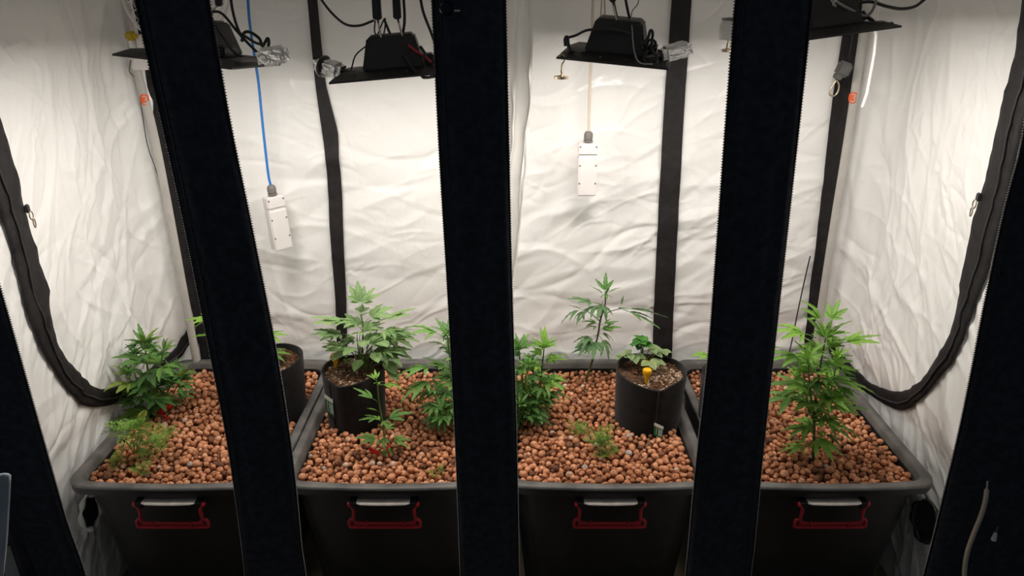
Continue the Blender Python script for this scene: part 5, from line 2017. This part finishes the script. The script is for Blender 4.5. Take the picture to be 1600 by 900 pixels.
# white hanging boxes with cable glands
def sensor_box(top_px, bot_px, Yb, rotz, cable, cable_m, label, clabel):
    a, c = at_y(*top_px, Yb), at_y(*bot_px, Yb)
    axis = (a - c)
    H_ = axis.length
    zv = axis.normalized()
    xv = Vector((math.cos(rotz), math.sin(rotz), 0))
    xv = (xv - zv * xv.dot(zv)).normalized()
    yv = zv.cross(xv)
    mt = Matrix((xv, yv, zv)).transposed().to_4x4()
    mt.translation = c
    t = empty('sensor_box', (0, 0, 0), label, 'box', 'white boxes hanging on cables')
    t.matrix_basis = mt
    W_, D_ = 0.060, 0.036
    b = B()
    b.box((0, 0, H_ * 0.37), (W_, D_, H_ * 0.74), bev=0.003)
    b.box((0, 0.002, H_ * 0.76), (W_ * 0.94, D_ * 0.8, H_ * 0.06))
    b.obj('box_body', M['white_pl'], t)
    b = B()
    b.box((0, 0, H_ * 0.885), (W_, D_, H_ * 0.21), bev=0.003)
    b.obj('box_head', M['white_pl'], t)
    for zz in (0.06, 0.09, 0.12):
        b = B()
        b.box((-0.0 * W_, -D_ / 2, H_ * zz), (W_ * 0.8, 0.0012, 0.0012))
        b.obj('rib', M['white_pl'], t)
    for zz in (0.93, 0.58, 0.24):
        for sx in (-1, 1):
            b = B()
            b.lathe([(0.0, -0.0005), (0.0028, -0.0005), (0.0028, 0.001), (0.0, 0.001)], 10, Matrix.Translation((sx * W_ * 0.41, -D_ / 2, H_ * zz)) @ Matrix.Rotation(PI / 2, 4, 'X'))
            b.obj('screw', M['grey_pl'], t)
    b = B()
    b.lathe([(0.012, H_), (0.0145, H_ + 0.001), (0.0145, H_ + 0.006), (0.0115, H_ + 0.007), (0.0115, H_ + 0.009), (0.0138, H_ + 0.010), (0.0138, H_ + 0.024), (0.0115, H_ + 0.030), (0.006, H_ + 0.034), (0.0, H_ + 0.034)], 18)
    b.obj('cable_gland', M['grey_pl'], t)
    top = mt @ Vector((0, 0, H_ + 0.030))
    cordt('hanging_cable', [top] + [at_y(*q, Yb) for q in cable], 0.0040, cable_m, clabel, 'cable', 'cables carrying the white boxes')


sensor_box((426, 305), (441, 388), 2.24, 0.75, [(419, 270), (411, 200), (404, 130), (398, 90), (392, 50), (388, 10), (386, -60)], M['blue'],
           'white box with a grey cable gland tilted on the blue cable', 'blue cable holding the tilted white box')
sensor_box((919, 222), (916, 304), 2.24, 0.0, [(920, 190), (921, 150), (923, 100), (925, 40), (928, -60)], M['beige'],
           'white box with a grey cable gland hanging straight on the beige cable', 'beige cable holding the straight white box')

# thin black cable in the back right corner
cordt('thin_cable', [at_y(1266, 400, 2.29), at_y(1259, 430, 2.29), at_y(1248, 480, 2.28), at_y(1238, 530, 2.28), at_y(1231, 560, 2.28)], 0.0022, M['cord'], 'thin black cable hanging in front of the back wall near the right corner', 'cable')

# ------------------------------------------------------------------ things on the room floor outside the tent
# grey cloth hanging at lower left
vs, fs = [], []
Lc = resample([at_y(-60, 735, 1.15), at_y(-60, 820, 1.15), at_y(-60, 960, 1.15)], 24)
Rc = resample(smooth_path([at_y(16, 744, 1.15), at_y(17, 800, 1.15), at_y(15, 850, 1.15), at_y(4, 920, 1.15), at_y(0, 960, 1.15)], 5), 24)
for i in range(24):
    for j in range(12):
        s = j / 11
        q = Lc[i].lerp(Rc[i], s)
        vs.append(q + Vector((0, 0.008 * math.sin(s * 9 + i * 0.2), 0)))
for i in range(23):
    for j in range(11):
        k = i * 12 + j
        fs.append((k, k + 1, k + 13, k + 12))
o = link('grey_cloth', mesh('grey_cloth', vs, fs, M['cloth']))
mo = o.modifiers.new('thickness', 'SOLIDIFY')
mo.thickness = 0.006
tag(o, 'grey-blue cloth hanging at the lower left edge outside the tent', 'cloth')
# grey carton with an open flap
p = at_z(28, 850, 0.16)
t = empty('storage_carton', (p.x, p.y, 0.0), 'dim grey carton on the floor left of the tent', 'carton')
b = B()
R_ = Matrix.Rotation(0.55, 3, 'Z')
b.box((-0.02, 0.08, 0.08), (0.16, 0.14, 0.16), R_, bev=0.004)
b.obj('carton_body', M['greybox'], t)
b = B()
b.box((-0.02, 0.08, 0.163), (0.165, 0.145, 0.012), R_, bev=0.003)
b.obj('carton_lid', M['dgrey_pl'], t)
p = at_z(42, 884, 0.05)
t = empty('blue_packet', (p.x, p.y, 0.0), 'small blue packet on the floor left of the tent', 'packet')
b = B()
b.box((0, 0, 0.025), (0.075, 0.03, 0.05), Matrix.Rotation(0.5, 3, 'Z'), bev=0.006)
b.obj('packet_body', M['bluebox'], t)
b = B()
b.box((0, 0, 0.052), (0.075, 0.006, 0.006), Matrix.Rotation(0.5, 3, 'Z'))
b.obj('packet_seal', M['greybox'], t)
# white cable and tag at the lower right, hanging on the door flap
cordt('white_cable', [at_y(1543, 752, 1.405), at_y(1540, 780, 1.40), at_y(1533, 805, 1.40), at_y(1521, 835, 1.40), at_y(1511, 865, 1.40), at_y(1507, 900, 1.40), at_y(1510, 960, 1.40)],
      [0.002] * 4 + [0.0055] * 45, M['beige'], 'thick off-white cable hanging on the right door flap', 'cable')
p = at_y(1554, 838, 1.405)
t = empty('tassel_tag', p, 'tiny white tag on a string on the right door flap', 'tag')
b = B()
b.lathe([(0.007, -0.011), (0.0065, -0.011), (0.004, 0.010), (0.0, 0.011)], 12)
b.obj('tag_body', M['white_pl'], t)
b = B()
b.tube([Vector((0, 0, 0.01)), Vector((0.001, 0, 0.03))], 0.0008, 5)
b.obj('string', M['grey_cord'], t)

bpy.context.view_layer.update()
# leaves lie in front of the walls and above the pebbles, not inside them
for o in list(C.objects):
    if o.type != 'MESH' or not o.name.startswith(('leaf', 'frond')) or o.parent is None:
        continue
    mw = o.matrix_world
    vs_ = [mw @ q.co for q in o.data.vertices]
    dx = dy = dz = 0.0
    for q in vs_:
        yy = min(max(q.y, FRONT_Y), BACK_Y - 0.01)
        dx = max(dx, side_x(-1, yy, q.z) + 0.012 - q.x) if q.x < -0.6 else dx
        dx = min(dx, side_x(1, yy, q.z) - 0.012 - q.x) if q.x > 0.6 else dx
        dy = min(dy, BACK_Y - 0.035 - q.y)
    lowest = min(q.z for q in vs_)
    if o.name.startswith('leaf') and lowest < BED_Z + 0.006:
        dz = min(0.05, BED_Z + 0.006 - lowest)
    if dx or dy or dz:
        o.location = o.location + Vector((dx, dy, dz))
bpy.context.view_layer.update()
